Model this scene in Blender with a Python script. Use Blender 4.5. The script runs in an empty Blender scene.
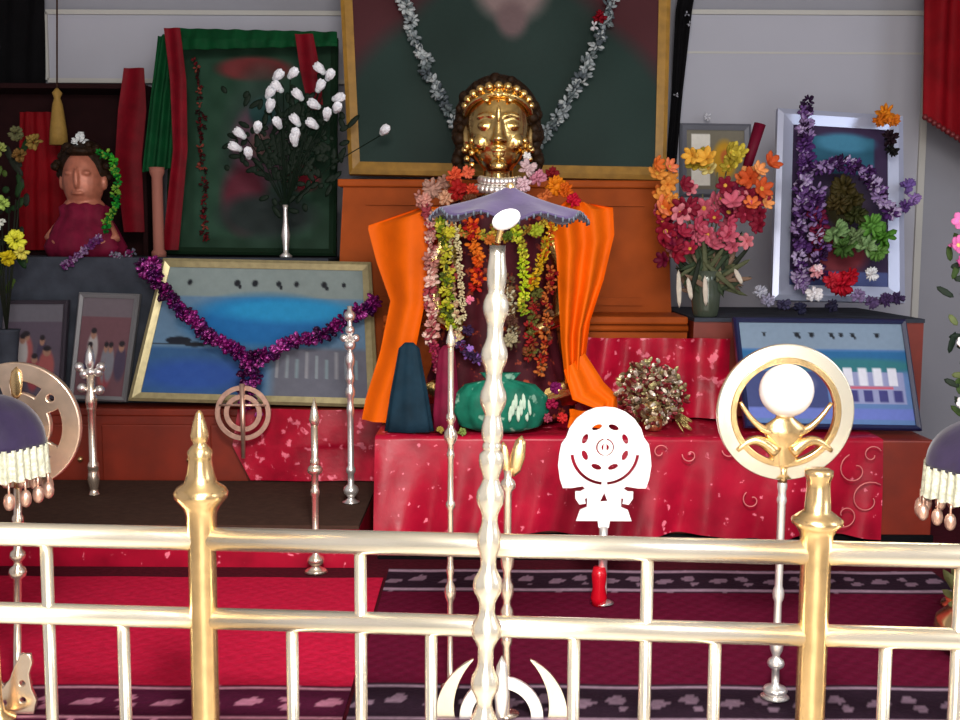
import bpy, bmesh, math, random
import numpy as np
from mathutils import Vector, Matrix, Euler
random.seed(7)
SC = bpy.context.scene
COL = SC.collection
R = math.radians
# ------------------------------------------------------------ camera, world, lights
F = 1100.0
CAMZ = 1.45
PITCH = math.atan(115 / F)
ROLL = R(-0.3)
cd = bpy.data.cameras.new('camera'); cd.sensor_width = 36; cd.lens = 36 * F / 960; cd.clip_end = 60
cam = bpy.data.objects.new('camera', cd); COL.objects.link(cam)
CM = Matrix.Rotation(math.pi / 2 - PITCH, 4, 'X') @ Matrix.Rotation(-ROLL, 4, 'Z')
cam.matrix_world = Matrix.Translation((0, 0, CAMZ)) @ CM
SC.camera = cam
w = bpy.data.worlds.new('world'); SC.world = w; w.use_nodes = True
w.node_tree.nodes['Background'].inputs[0].default_value = (0.75, 0.85, 1.0, 1)
w.node_tree.nodes['Background'].inputs[1].default_value = 0.12

def area(name, loc, target, sx, sy, power, color=(1, 1, 1)):
    l = bpy.data.lights.new(name, 'AREA'); l.shape = 'RECTANGLE'; l.size = sx; l.size_y = sy
    l.energy = power; l.color = color
    o = bpy.data.objects.new(name, l); COL.objects.link(o)
    o.location = loc
    o.rotation_euler = (Vector(target) - Vector(loc)).to_track_quat('-Z', 'Y').to_euler()
    return o
area('doorway_daylight', (0.3, -1.4, 1.45), (0.2, 2.6, 0.8), 2.0, 2.3, 92, (1.0, 0.97, 0.92))
area('added_rail_key', (0.1, 0.2, 2.5), (0.1, 2.6, 0.6), 1.1, 0.5, 52, (1.0, 0.95, 0.88))  # added overhead light, lifts the railing above the backdrop; no fixture there
area('added_right_fill', (2.5, 1.2, 2.0), (0.9, 4.6, 1.3), 0.9, 1.2, 16, (0.85, 0.92, 1.0))  # added fill from the right, keeps the left side darker; no window built
_l = bpy.data.lights.new('added_rail_spot', 'SPOT'); _l.energy = 330; _l.spot_size = R(62); _l.spot_blend = .8; _l.shadow_soft_size = .16; _l.color = (1, .97, .93)  # added spot aimed at the railing to whiten its brass
_o = bpy.data.objects.new('added_rail_spot', _l); COL.objects.link(_o); _o.location = (0.1, 0.35, 2.6)
_o.rotation_euler = (Vector((0.1, 2.0, .75)) - Vector(_o.location)).to_track_quat('-Z', 'Y').to_euler()
SC.view_settings.view_transform = 'Standard'; SC.view_settings.look = 'None'
SC.view_settings.gamma = 1; SC.view_settings.use_curve_mapping = False
SC.view_settings.exposure = 0.24

def P(px, py, Y):
    d = CM.to_3x3() @ Vector(((px - 480) / F, (360 - py) / F, -1))
    return Vector((0, 0, CAMZ)) + d * (Y / d.y)

# ------------------------------------------------------------ materials
def lin(c):
    c = [x / 255 for x in c[:3]]
    return tuple(x / 12.92 if x <= .04045 else ((x + .055) / 1.055) ** 2.4 for x in c) + (1,)
MATS = {}
def mat(name, rgb=None, metal=0, rough=.6, var=.0, scale=20, bump=0, sheen=0, coat=0, spot=None, spotamt=.55, spotscale=30, emis=0, alpha=1):
    """rgb None: the colour is stored on the mesh of the thing (its own dyes and paints)."""
    if name in MATS: return MATS[name]
    m = bpy.data.materials.new(name); m.use_nodes = True
    nt = m.node_tree; b = nt.nodes['Principled BSDF']
    b.inputs['Metallic'].default_value = metal; b.inputs['Roughness'].default_value = rough
    if metal == 0 and rough >= .5: b.inputs['Specular IOR Level'].default_value = .12
    if sheen: b.inputs['Sheen Weight'].default_value = sheen
    if coat: b.inputs['Coat Weight'].default_value = coat; b.inputs['Coat Roughness'].default_value = .15
    tc = nt.nodes.new('ShaderNodeTexCoord')
    if rgb is None:
        at = nt.nodes.new('ShaderNodeVertexColor'); at.layer_name = 'Col'; src = at.outputs['Color']
    else:
        rg = nt.nodes.new('ShaderNodeRGB'); rg.outputs[0].default_value = lin(rgb); src = rg.outputs[0]
    nz = nt.nodes.new('ShaderNodeTexNoise'); nz.inputs['Scale'].default_value = scale; nz.inputs['Detail'].default_value = 4
    nt.links.new(tc.outputs['Object'], nz.inputs['Vector'])
    if spot:
        n2 = nt.nodes.new('ShaderNodeTexNoise'); n2.inputs['Scale'].default_value = spotscale; n2.inputs['Detail'].default_value = 3
        nt.links.new(tc.outputs['Object'], n2.inputs['Vector'])
        rp = nt.nodes.new('ShaderNodeValToRGB'); rp.color_ramp.elements[0].position = spotamt; rp.color_ramp.elements[1].position = spotamt + .06
        nt.links.new(n2.outputs['Fac'], rp.inputs[0])
        mx = nt.nodes.new('ShaderNodeMix'); mx.data_type = 'RGBA'
        nt.links.new(rp.outputs[0], mx.inputs[0]); nt.links.new(src, mx.inputs[6]); mx.inputs[7].default_value = lin(spot)
        src = mx.outputs[2]
    if var:
        hs = nt.nodes.new('ShaderNodeHueSaturation')
        mr = nt.nodes.new('ShaderNodeMapRange'); mr.inputs['From Min'].default_value = .3; mr.inputs['From Max'].default_value = .7
        mr.inputs['To Min'].default_value = 1 - var; mr.inputs['To Max'].default_value = 1 + var
        nt.links.new(nz.outputs['Fac'], mr.inputs['Value']); nt.links.new(mr.outputs[0], hs.inputs['Value'])
        nt.links.new(src, hs.inputs['Color']); src = hs.outputs[0]
    nt.links.new(src, b.inputs['Base Color'])
    if bump:
        bp = nt.nodes.new('ShaderNodeBump'); bp.inputs['Strength'].default_value = bump; bp.inputs['Distance'].default_value = .01
        nt.links.new(nz.outputs['Fac'], bp.inputs['Height']); nt.links.new(bp.outputs[0], b.inputs['Normal'])
    MATS[name] = m
    return m
BRASS = mat('polished_brass', (254, 244, 222), .88, .26, .04, 12)
BRASSD = mat('aged_brass', (232, 196, 140), .92, .25, .14, 30, .1)
STAFF = mat('pinkish_pale_brass', (252, 232, 210), .9, .24, .08, 30)
SILVER = mat('bright_silver', (250, 246, 242), .85, .3, .05, 20)
WHITEM = mat('white_enamel_metal', (250, 246, 246), .2, .25, .02, 20)
PINKB = mat('copper_brass', (226, 186, 166), .8, .34, .15, 40)
GOLD = mat('gold_leaf', (236, 198, 124), 1, .2, .18, 40, .2)
HAIR = mat('dark_hair', (38, 24, 14), 0, .5, .4, 60, .6)
WOODO = mat('orange_stained_wood', (160, 72, 22), 0, .6, .22, 6, .05)
WOODR = mat('red_brown_wood', (122, 34, 12), 0, .45, .25, 7, .05)
WOODF = mat('honey_wood_frame', (152, 112, 42), 0, .4, .2, 25)
WOODG = mat('pale_gilt_frame', (168, 156, 116), .4, .35, .15, 40)
SATIN = mat('crimson_brocade', (158, 12, 42), 0, .36, .28, 9, .35, spot=(236, 120, 140), spotamt=.66, spotscale=34); SATIN.node_tree.nodes['Principled BSDF'].inputs['Specular IOR Level'].default_value = .25
SATIN2 = mat('red_brocade_riser', (164, 10, 42), 0, .36, .3, 12, .35, spot=(228, 110, 130), spotamt=.6, spotscale=26); SATIN2.node_tree.nodes['Principled BSDF'].inputs['Specular IOR Level'].default_value = .25
WALL = mat('grey_white_paint', (176, 176, 188), 0, .8, .03, 2)
WALLG = mat('grey_paint', (150, 150, 160), 0, .8, .04, 3)
DARK = mat('black_cloth', (10, 9, 12), 0, .9, .3, 8)
BROWN = mat('dark_brown_mat', (66, 46, 38), 0, .95, .15, 40, .2)
REDK = mat('dark_red_curtain', (120, 4, 16), 0, .7, .25, 8)
NICHE = mat('dark_niche_wood', (34, 12, 14), 0, .8, .2, 10)
GREYC = mat('slate_grey_cloth', (58, 62, 72), 0, .85, .25, 12, .3)
ORANGE = mat('saffron_silk', (228, 98, 4), 0, .6, .12, 8, .1)
PURPLEC = mat('purple_cloth', (46, 36, 64), 0, .6, .25, 16, .3, .2)
GREENC = mat('green_cloth', (6, 62, 32), 0, .7, .25, 12, .2)
REDT = mat('dark_red_ribbon', (104, 4, 20), 0, .6, .25, 15)
PAINT = mat('petals_and_leaves', None, 0, .55, .12, 60)
FOIL = mat('metallic_tinsel', None, .55, .3, .25, 90, .5)
PRINT = mat('printed_paper', None, 0, .6, .04, 60); PRINT.node_tree.nodes['Principled BSDF'].inputs['Specular IOR Level'].default_value = .2
RUG = mat('woven_rug', None, 0, .9, .14, 70, .3)
TERR = mat('pale_bounce_floor', (214, 206, 196), 0, .35, .12, 8)  # unseen front floor, paleness put in so the brass reflects white
CARP = mat('maroon_carpet', (70, 12, 26), 0, .95, .2, 60, .3)
STEM = mat('dark_stem', (16, 34, 20), 0, .7)
CEIL = mat('white_ceiling', (190, 188, 184), 0, .9)

# ------------------------------------------------------------ mesh builder
class B:
    def __init__(s, colour=(255, 255, 255)):
        s.bm = bmesh.new(); s.l = s.bm.loops.layers.float_color.new('Col'); s.c = lin(colour)
    def col(s, c): s.c = lin(c); return s
    def face(s, vs):
        try: f = s.bm.faces.new(vs)
        except ValueError: return
        f.smooth = True
        for lp in f.loops: lp[s.l] = s.c
        return f
    def box(s, x0, x1, y0, y1, z0, z1):
        v = [s.bm.verts.new((x, y, z)) for z in (z0, z1) for y in (y0, y1) for x in (x0, x1)]
        for q in ((0, 2, 3, 1), (4, 5, 7, 6), (0, 1, 5, 4), (2, 6, 7, 3), (0, 4, 6, 2), (1, 3, 7, 5)):
            f = s.face([v[i] for i in q]); f.smooth = False
        return s
    def tube(s, pts, r, n=8, cap=True):
        pts = [Vector(p) for p in pts]; m = len(pts)
        rr = r if isinstance(r, (list, tuple)) else [r] * m
        rings = []; u = None
        for i, p in enumerate(pts):
            t = (pts[min(i + 1, m - 1)] - pts[max(i - 1, 0)]).normalized()
            if u is None:
                u = t.orthogonal().normalized()
            u = (u - t * u.dot(t)).normalized() if (u - t * u.dot(t)).length > 1e-6 else t.orthogonal().normalized()
            v = t.cross(u)
            rings.append([s.bm.verts.new(p + (u * math.cos(a) + v * math.sin(a)) * rr[i]) for a in [2 * math.pi * j / n for j in range(n)]])
        for a, b in zip(rings, rings[1:]):
            for j in range(n): s.face([a[j], a[(j + 1) % n], b[(j + 1) % n], b[j]])
        if cap: s.face(rings[0][::-1]); s.face(rings[-1])
        return s
    def lathe(s, prof, c=(0, 0, 0), n=24, sx=1, sy=1, fn=None):
        rings = []
        for (r, z) in prof:
            rg = []
            for j in range(n):
                a = 2 * math.pi * j / n
                q = r * (fn(a, z) if fn else 1)
                rg.append(s.bm.verts.new((c[0] + q * math.cos(a) * sx, c[1] + q * math.sin(a) * sy, c[2] + z)))
            rings.append(rg)
        for a, b in zip(rings, rings[1:]):
            for j in range(n): s.face([a[j], a[(j + 1) % n], b[(j + 1) % n], b[j]])
        s.face(rings[0][::-1]); s.face(rings[-1])
        return s
    def ball(s, c, r, n=10, m=7, rot=None):
        if not isinstance(r, (tuple, list)): r = (r, r, r)
        c = Vector(c); rings = []
        def pt(th, ph):
            v = Vector((r[0] * math.sin(th) * math.cos(ph), r[1] * math.sin(th) * math.sin(ph), r[2] * math.cos(th)))
            if rot: v = rot @ v
            return s.bm.verts.new(c + v)
        top = pt(0, 0)
        for i in range(1, m): rings.append([pt(math.pi * i / m, 2 * math.pi * j / n) for j in range(n)])
        bot = pt(math.pi, 0)
        for j in range(n): s.face([top, rings[0][j], rings[0][(j + 1) % n]])
        for a, b in zip(rings, rings[1:]):
            for j in range(n): s.face([a[j], b[j], b[(j + 1) % n], a[(j + 1) % n]])
        for j in range(n): s.face([bot, rings[-1][(j + 1) % n], rings[-1][j]])
        return s
    def grid(s, fn, nu, nv):
        g = [[s.bm.verts.new(fn(i / nu, j / nv)) for i in range(nu + 1)] for j in range(nv + 1)]
        for j in range(nv):
            for i in range(nu): s.face([g[j][i], g[j + 1][i], g[j + 1][i + 1], g[j][i + 1]])
        return s
    def sheet(s, rows, nu=24, th=.006, fold=.01, nf=5, ph=0):
        """hanging cloth: rows of (left point, right point); folds run down it; has real thickness"""
        rows = [(Vector(a), Vector(b)) for a, b in rows]; m = len(rows) - 1
        def rowat(t):
            x = t * m; i = min(int(x), m - 1); q = x - i; q = q * q * (3 - 2 * q)
            return rows[i][0].lerp(rows[i + 1][0], q), rows[i][1].lerp(rows[i + 1][1], q)
        for sg in (-1, 1):
            def fn(u, v, sg=sg):
                a, b = rowat(v); p = a.lerp(b, u)
                p.y += fold * math.sin(u * nf * 2 * math.pi + ph + v * 1.3) + fold * .4 * math.sin(u * nf * 4.7 + v * 5) + sg * th / 2
                return p
            s.grid(fn, nu, 20)
        return s
    def flower(s, c, r, d=(0, -1, 0), n=5, core=None, cup=.35, wid=.42):
        d = Vector(d).normalized(); u = d.orthogonal().normalized(); v = d.cross(u); c = Vector(c)
        base = s.c; a0 = random.random() * 6
        for k in range(n):
            a = a0 + 2 * math.pi * k / n
            e = u * math.cos(a) + v * math.sin(a); t = d.cross(e)
            rot = Matrix((e * 1, t, (d + e * cup).normalized())).transposed()
            ax = (e * (1 - cup) + d * cup).normalized(); n3 = ax.cross(t)
            rot = Matrix((ax, t, n3)).transposed()
            s.ball(c + ax * r * .55, (r * .55, r * wid, r * .14), 8, 5, rot)
        if core: s.c = lin(core); s.ball(c + d * r * .12, r * .25, 8, 5); s.c = base
        return s
    def ruffle(s, c, r, n=16):
        for k in range(n):
            v = Vector((random.gauss(0, 1), random.gauss(0, 1), random.gauss(0, 1))).normalized()
            e = v.orthogonal().normalized(); t = v.cross(e)
            s.ball(Vector(c) + v * r * .6, (r * .42, r * .3, r * .12), 6, 4, Matrix((v, e, t)).transposed())
        return s
    def leaf(s, a, b, w):
        a = Vector(a); b = Vector(b); d = (b - a); L = d.length; d.normalize()
        t = d.cross(Vector((0, 1, 0))); t = t.normalized() if t.length > .1 else Vector((1, 0, 0)); n3 = d.cross(t)
        s.ball((a + b) / 2, (L / 2, w, w * .22), 8, 5, Matrix((d, t, n3)).transposed()); return s
    def mesh(s, name):
        bmesh.ops.recalc_face_normals(s.bm, faces=s.bm.faces)
        me = bpy.data.meshes.new(name); s.bm.to_mesh(me); s.bm.free(); return me

def obj(name, b, m, parent=None, label=None, loc=None, bevel=0):
    me = b.mesh(name) if isinstance(b, B) else b
    me.materials.clear(); me.materials.append(m)
    o = bpy.data.objects.new(name, me); COL.objects.link(o)
    if parent: o.parent = parent
    if label: o['label'] = label
    if loc is not None: o.location = loc
    if bevel:
        q = o.modifiers.new('bevel', 'BEVEL'); q.width = bevel; q.segments = 2; q.limit_method = 'ANGLE'
    return o
def thing(name, label, cat, loc=(0, 0, 0), group=None, rz=0):
    o = bpy.data.objects.new(name, None); o.empty_display_size = .05; COL.objects.link(o)
    o.location = loc; o.rotation_euler.z = rz; o['label'] = label; o['category'] = cat
    if group: o['group'] = group
    return o
def tag(o, label, cat, group=None):
    o['label'] = label; o['category'] = cat
    if group: o['group'] = group
    return o
def struct(name, b, m): o = obj(name, b, m); o['kind'] = 'structure'; return o
def copy_tree(o, parent=None):
    c = o.copy(); COL.objects.link(c)
    if parent: c.parent = parent
    for ch in [x for x in o.children]: copy_tree(ch, c)
    return c
def fuse(b, vox, smooth=3):
    me = b.mesh('tmp'); o = bpy.data.objects.new('tmp', me); COL.objects.link(o)
    q = o.modifiers.new('r', 'REMESH'); q.mode = 'VOXEL'; q.voxel_size = vox; q.use_smooth_shade = True
    if smooth: q = o.modifiers.new('s', 'SMOOTH'); q.iterations = smooth; q.factor = .5
    dg = bpy.context.evaluated_depsgraph_get(); out = bpy.data.meshes.new_from_object(o.evaluated_get(dg), depsgraph=dg)
    bpy.data.objects.remove(o); return out
def plate(loops, th, bev=.001, name='plate'):
    """flat metal plate cut to an outline with holes, upright in the xz plane"""
    cu = bpy.data.curves.new('tmp', 'CURVE'); cu.dimensions = '2D'; cu.fill_mode = 'BOTH'; cu.extrude = th / 2; cu.bevel_depth = bev; cu.bevel_resolution = 1
    for lp in loops:
        sp = cu.splines.new('POLY'); sp.points.add(len(lp) - 1)
        for p, (x, z) in zip(sp.points, lp): p.co = (x, z, 0, 1)
        sp.use_cyclic_u = True
    o = bpy.data.objects.new('tmp', cu); COL.objects.link(o)
    dg = bpy.context.evaluated_depsgraph_get(); me = bpy.data.meshes.new_from_object(o.evaluated_get(dg), depsgraph=dg)
    bpy.data.objects.remove(o); me.transform(Matrix.Rotation(math.pi / 2, 4, 'X')); me.name = name
    return me
def circ(cx, cz, r, n=40, rz=None, a0=0, a1=360):
    full = abs(a1 - a0) >= 360
    return [(cx + r * math.cos(R(a0 + (a1 - a0) * i / (n if full else n - 1))), cz + (rz or r) * math.sin(R(a0 + (a1 - a0) * i / (n if full else n - 1)))) for i in range(n)]
def arcband(cx, cz, r0, r1, a0, a1, n=24):
    return circ(cx, cz, r1, n, None, a0, a1) + circ(cx, cz, r0, n, None, a1, a0)
def sc(l, k): return [(x * k, z * k) for x, z in l]

# pictures: a printed sheet, colours computed on a grid
def paint_mesh(name, fn, posfn, nx, ny):
    u = np.linspace(0, 1, nx + 1); v = np.linspace(0, 1, ny + 1); U, V = np.meshgrid(u, v)
    C = np.clip(fn(U, V), 0, 255) / 255
    C = np.where(C <= .04045, C / 12.92, ((C + .055) / 1.055) ** 2.4)
    vs = [posfn(a, c) for c in v for a in u]
    fs = [(j * (nx + 1) + i, (j + 1) * (nx + 1) + i, (j + 1) * (nx + 1) + i + 1, j * (nx + 1) + i + 1) for j in range(ny) for i in range(nx)]
    me = bpy.data.meshes.new(name); me.from_pydata([tuple(q) for q in vs], [], fs)
    at = me.color_attributes.new('Col', 'FLOAT_COLOR', 'POINT')
    A = np.ones(((nx + 1) * (ny + 1), 4), dtype=np.float32); A[:, :3] = C.reshape(-1, 3)
    at.data.foreach_set('color', A.ravel()); return me
class Cv:
    def __init__(s, U, V, base):
        s.U, s.V = U, V; s.C = np.zeros(U.shape + (3,)); s.C[:] = base
    def put(s, m, c):
        m = np.clip(m, 0, 1)[..., None]; s.C = s.C * (1 - m) + np.array(c, float) * m; return s
    def ell(s, cx, cy, rx, ry, c, soft=.15, op=1):
        d = np.sqrt(((s.U - cx) / rx) ** 2 + ((s.V - cy) / ry) ** 2); return s.put(op * (1 - d) / soft + .5 * op, c) if op == 1 else s.put(np.clip((1 - d) / soft + .5, 0, 1) * op, c)
    def rect(s, x0, y0, x1, y1, c, op=1, soft=.006):
        m = np.clip((s.U - x0) / soft, 0, 1) * np.clip((x1 - s.U) / soft, 0, 1) * np.clip((s.V - y0) / soft, 0, 1) * np.clip((y1 - s.V) / soft, 0, 1)
        return s.put(m * op, c)
def framed(name, label, cat, TL, TR, BR, BL, Yt, Yb, bw, fm, fn, n=(90, 60), group=None, depth=.025, back=True, sit=None):
    c = [P(*TL, Yt), P(*TR, Yt), P(*BR, Yb), P(*BL, Yb)]
    if sit is not None:
        dz = max(0, sit + .006 - min(c[2].z, c[3].z)); c[2].z += dz; c[3].z += dz
    root = (c[2] + c[3]) / 2; t = thing(name, label, cat, root, group)
    c = [q - root for q in c]
    nrm = (c[1] - c[3]).cross(c[0] - c[2]).normalized()
    if nrm.y > 0: nrm = -nrm
    W = (c[1] - c[0]).length; H = (c[3] - c[0]).length; bu, bv = bw / W, bw / H
    def q(u, v, d=0): return c[0].lerp(c[1], u).lerp(c[3].lerp(c[2], u), v) + nrm * d
    b = B()
    outer = [(0, 0), (1, 0), (1, 1), (0, 1)]; inner = [(bu, bv), (1 - bu, bv), (1 - bu, 1 - bv), (bu, 1 - bv)]
    mid = [(bu * .35, bv * .35), (1 - bu * .35, bv * .35), (1 - bu * .35, 1 - bv * .35), (bu * .35, 1 - bv * .35)]
    L = [[b.bm.verts.new(q(u, v, d)) for u, v in s_] for s_, d in ((outer, -depth), (outer, 0), (mid, .008), (inner, .002), (inner, -depth))]
    for A_, B_ in zip(L, L[1:] + L[:1]):
        for i in range(4):
            f = b.face([A_[i], A_[(i + 1) % 4], B_[(i + 1) % 4], B_[i]]); f.smooth = False
    obj('frame', b, fm, t)
    obj('picture', paint_mesh('picture', fn, lambda u, v: q(bu * .95 + (1 - 1.9 * bu) * u, bv * .95 + (1 - 1.9 * bv) * v, -.004), *n), PRINT, t)
    if back:
        bb = B(); L = [[bb.bm.verts.new(q(u, v, d)) for u, v in inner] for d in (-.008, -depth + .002)]
        bb.face(L[0]); bb.face(L[1][::-1]); [bb.face([L[0][i], L[0][(i + 1) % 4], L[1][(i + 1) % 4], L[1][i]]) for i in range(4)]
        obj('backing', bb, BROWN, t)
    return t, q

def garland(name, label, pts, r, cols, m, n=60, group=None, cat='garland', ruf=6, jit=.3, root=None):
    """string of tufts along pixel points (px,py,Y)"""
    W_ = [P(*p) if len(p) == 3 else Vector(p) for p in pts]
    o0 = W_[0].copy() if root is None else root; b = B()
    seg = [0]
    for a, c in zip(W_, W_[1:]): seg.append(seg[-1] + (c - a).length)
    for i in range(n):
        d = seg[-1] * i / (n - 1); k = 0
        while k < len(seg) - 2 and seg[k + 1] < d: k += 1
        q = (d - seg[k]) / max(seg[k + 1] - seg[k], 1e-6)
        p = W_[k].lerp(W_[k + 1], q) - o0 + Vector((random.uniform(-1, 1), random.uniform(-1, 1) * .5, random.uniform(-1, 1))) * r * jit
        b.col(random.choice(cols)); b.ruffle(p, r * random.uniform(.75, 1.15), ruf)
    return tag(obj(name, b, m, loc=o0), label, cat, group)

# ============================================================ STRUCTURE
DZ = .40                       # raised floor behind the railing
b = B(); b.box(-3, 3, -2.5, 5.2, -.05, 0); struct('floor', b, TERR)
b = B(); b.box(-2.99, 2.99, 2.3, 5.09, .001, DZ); o = struct('trim_2', b, CARP)
b = B(); b.box(-3, 3, 5.1, 5.2, 0, 3.3); struct('wall_back', b, WALLG)
b = B(); b.box(-3.1, -3, -2.5, 5.2, 0, 3.3); struct('wall_left', b, WALL)
b = B(); b.box(3, 3.1, -2.5, 5.2, 0, 3.3); struct('wall_right', b, WALL)
b = B(); b.box(-3, 3, -2.5, 5.2, 3.3, 3.4); struct('ceiling', b, CEIL)
# pale panels on the back wall with raised bead at the edge
for i, (x0, x1, y0) in enumerate(((47, 346, 82), (676, 926, 380))):
    a = P(x0, 13, 5.08); c = P(x1, y0, 5.08)
    b = B(); c.x = P(x1, 13, 5.08).x; b.box(a.x, c.x, 5.075, 5.099, c.z, a.z); struct('trim_%d' % (i + 3), b, WALL)
    b = B()
    b.box(a.x, c.x, 5.06, 5.0745, a.z - .008, a.z + .012); b.box(a.x, c.x, 5.06, 5.0745, c.z - .012, c.z + .008)
    if i == 0: b.box(a.x - .015, a.x + .005, 5.06, 5.0745, c.z, a.z)
    else: b.box(c.x - .01, c.x + .02, 5.06, 5.0745, c.z, a.z); b.box(a.x, c.x, 5.0725, 5.0745, P(0, 50, 5.08).z, P(0, 48, 5.08).z)
    struct('trim_%d' % (i + 5), b, CEIL)

def block(name, label, cat, x0, x1, y0, y1, z0, z1, m, bevel=.006, mold=None):
    b = B(); b.box(x0 - (x0 + x1) / 2, x1 - (x0 + x1) / 2, y0 - (y0 + y1) / 2, y1 - (y0 + y1) / 2, 0, z1 - z0)
    return tag(obj(name, b, m, loc=((x0 + x1) / 2, (y0 + y1) / 2, z0), bevel=bevel), label, cat)
ZA = .815      # altar top
ZT = 1.395     # left display tier
ZR = 1.19      # riser top
ZB = .543      # low platform top
ZC = P(500, 182, 4.5).z  # chest top
# low brown-topped platform at left
t = thing('low_platform', 'low wide platform at left topped with dark brown mat, red cloth on its front', 'platform', (-1.3, 3.85, DZ))
b = B(); b.box(-1.0, .91, -.35, .31, 0, ZB - DZ - .012); obj('body', b, SATIN, t)
b = B(); b.box(-1.0, .91, -.36, .31, ZB - DZ - .012, ZB - DZ); obj('mat', b, BROWN, t, 'dark brown mat')
# long back cabinet
t = thing('back_cabinet', 'long low red-brown wooden cabinet under the left framed pictures', 'cabinet', (-.3, 4.6, DZ))
b = B(); b.box(-2.3, 1.95, -.395, .395, 0, ZA - DZ - .03); obj('body', b, WOODR, t)
b = B(); b.box(-2.3, 1.95, -.4, .4, ZA - DZ - .03, ZA - DZ); obj('top', b, WOODR, t, bevel=.006)
for k in range(4):
    x = -2.0 + k * .42
    b = B(); b.box(x, x + .38, -.41, -.395, .05, ZA - DZ - .06); d = obj('door', b, WOODR, t, bevel=.006)
    b = B(); b.ball((x + .34, -.42, .22), .012); obj('knob', b, BRASSD, d)
# main altar with brocade
XA0, XA1 = -.34, 1.52
t = thing('altar_table', 'wide altar table whose front is draped in crimson brocade cloth', 'altar', (.6, 3.9, DZ))
b = B(); b.box(XA0 - .6, XA1 - .6, -.28, .24, 0, ZA - DZ - .006); obj('body', b, WOODR, t, bevel=.006)
b = B()
x0, x1 = XA0 - .605, 1.33 - .6
zt = ZA - DZ
def clothf(u, v):
    x = x0 + (x1 - x0) * u
    if v < .3:
        return Vector((x, .235 - (.545 * v / .3), zt + .004 + .003 * math.sin(u * 40)))
    q = (v - .3) / .7
    y = -.31 - .012 - .02 * q * (1 + math.sin(u * 31 + 2 * math.sin(u * 9))) - .01 * math.sin(u * 77 + q * 3) * q
    zz = zt + .004 - q * (zt - .09)
    if u < .2: y -= .05 * q * (1 - u / .2)
    return Vector((x, y, zz + .01 * math.sin(u * 23) * q))
b.grid(clothf, 160, 40)
obj('altar_cloth', b, SATIN, t, 'crimson brocade cloth')
b = B(); b.box(XA0 - .6, XA1 - .6, -.30, -.285, 0, .09); obj('plinth', b, DARK, t)
# gold embroidered scrolls at the right end of the cloth
EMB = mat('pink_gold_thread', (214, 120, 120), .2, .5)
for (px, py, rr) in ((855, 470, 17), (868, 500, 20), (845, 515, 14), (872, 455, 10), (730, 450, 8), (752, 500, 10), (660, 452, 8), (690, 455, 8)):
    b = B(); c = P(px, py, 3.545) - Vector((.6, 3.9, DZ)); k = 3.55 / F
    a0 = random.random() * 6
    b.tube([c + Vector(((rr * (1 - i / 26)) * k * math.cos(a0 + i * .3), 0, (rr * (1 - i / 26)) * k * math.sin(a0 + i * .3))) for i in range(20)], .0022, 5)
    obj('embroidery', b, EMB, t)
# runner hanging over cabinet at left of the altar
b = B(); a = P(238, 418, 4.17); c = P(372, 480, 4.17); oo = Vector(((a.x + c.x) / 2, 4.17, ZB + .002))
b.sheet([((a.x - oo.x, 0, ZA - oo.z + .005), (c.x - oo.x + .2, 0, ZA - oo.z + .005)), ((a.x - oo.x - .02, -.02, (ZA - oo.z) / 2), (c.x - oo.x + .2, -.02, (ZA - oo.z) / 2)), ((a.x - oo.x + .05, -.03, .004), (c.x - oo.x + .2, -.03, .004))], 50, .006, .010, 1.7)
tag(obj('satin_runner', b, SATIN2, loc=oo), 'red brocade runner hanging on the cabinet front left of the altar', 'cloth')
# risers and chest
XR0 = -.36
t = thing('wooden_riser', 'honey brown wooden riser behind the saffron draped statue', 'riser', (.21, 4.17, ZA))
b = B(); b.box(XR0 - .21, .77 - .21, -.09, .165, .006, ZR - ZA - .03); obj('body', b, WOODO, t)
b = B(); b.box(XR0 - .21, .77 - .21, -.11, .165, ZR - ZA - .03, ZR - ZA); obj('ledge', b, WOODO, t, bevel=.008)
b = B(); b.tube([(XR0 - .21, -.10, ZR - ZA - .045), (.56, -.10, ZR - ZA - .045)], .012); obj('moulding', b, WOODO, t)
t2 = thing('display_riser', 'red-brown wooden riser at right carrying the tall garlanded frame', 'riser', (1.21, 4.37, ZA + .006))
b = B(); b.box(-.43, .41, -.36, .37, .006, ZR - ZA - .02); obj('body', b, WOODR, t2)
b = B(); b.box(-.43, .41, -.37, .37, ZR - ZA - .02, ZR - ZA - .006); obj('top', b, GREYC, t2, 'slate grey cloth top')
# red cloth on riser front
b = B(); a = P(578, 338, 3.96); c = P(731, 338, 3.96); oo = Vector(((a.x + c.x) / 2, 3.97, ZA + .016))
hw = (c.x - a.x) / 2
b.sheet([((-hw, 0, a.z - oo.z), (hw, 0, a.z - oo.z)), ((-hw, -.005, .15), (hw, -.005, .15)), ((-hw - .01, -.03, 0), (hw, -.03, 0))], 50, .006, .012, 4)
tag(obj('riser_cloth', b, SATIN2, loc=oo), 'red brocade cloth hanging on the riser behind the tinsel bouquet', 'cloth')
t = thing('wooden_chest', 'tall orange-stained wooden chest supporting the big portrait', 'chest', (.095, 4.62, ZA))
hx = .665
b = B()
v = [b.bm.verts.new(q) for q in ((-hx - .02, -.26, 0), (hx + .02, -.26, 0), (hx + .02, .25, 0), (-hx - .02, .25, 0), (-hx + .03, -.26, ZC - ZA - .03), (hx - .03, -.26, ZC - ZA - .03), (hx - .03, .25, ZC - ZA - .03), (-hx + .03, .25, ZC - ZA - .03))]
for q in ((0, 3, 2, 1), (4, 5, 6, 7), (0, 1, 5, 4), (1, 2, 6, 5), (2, 3, 7, 6), (3, 0, 4, 7)): b.face([v[i] for i in q]).smooth = False
obj('body', b, WOODO, t)
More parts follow.
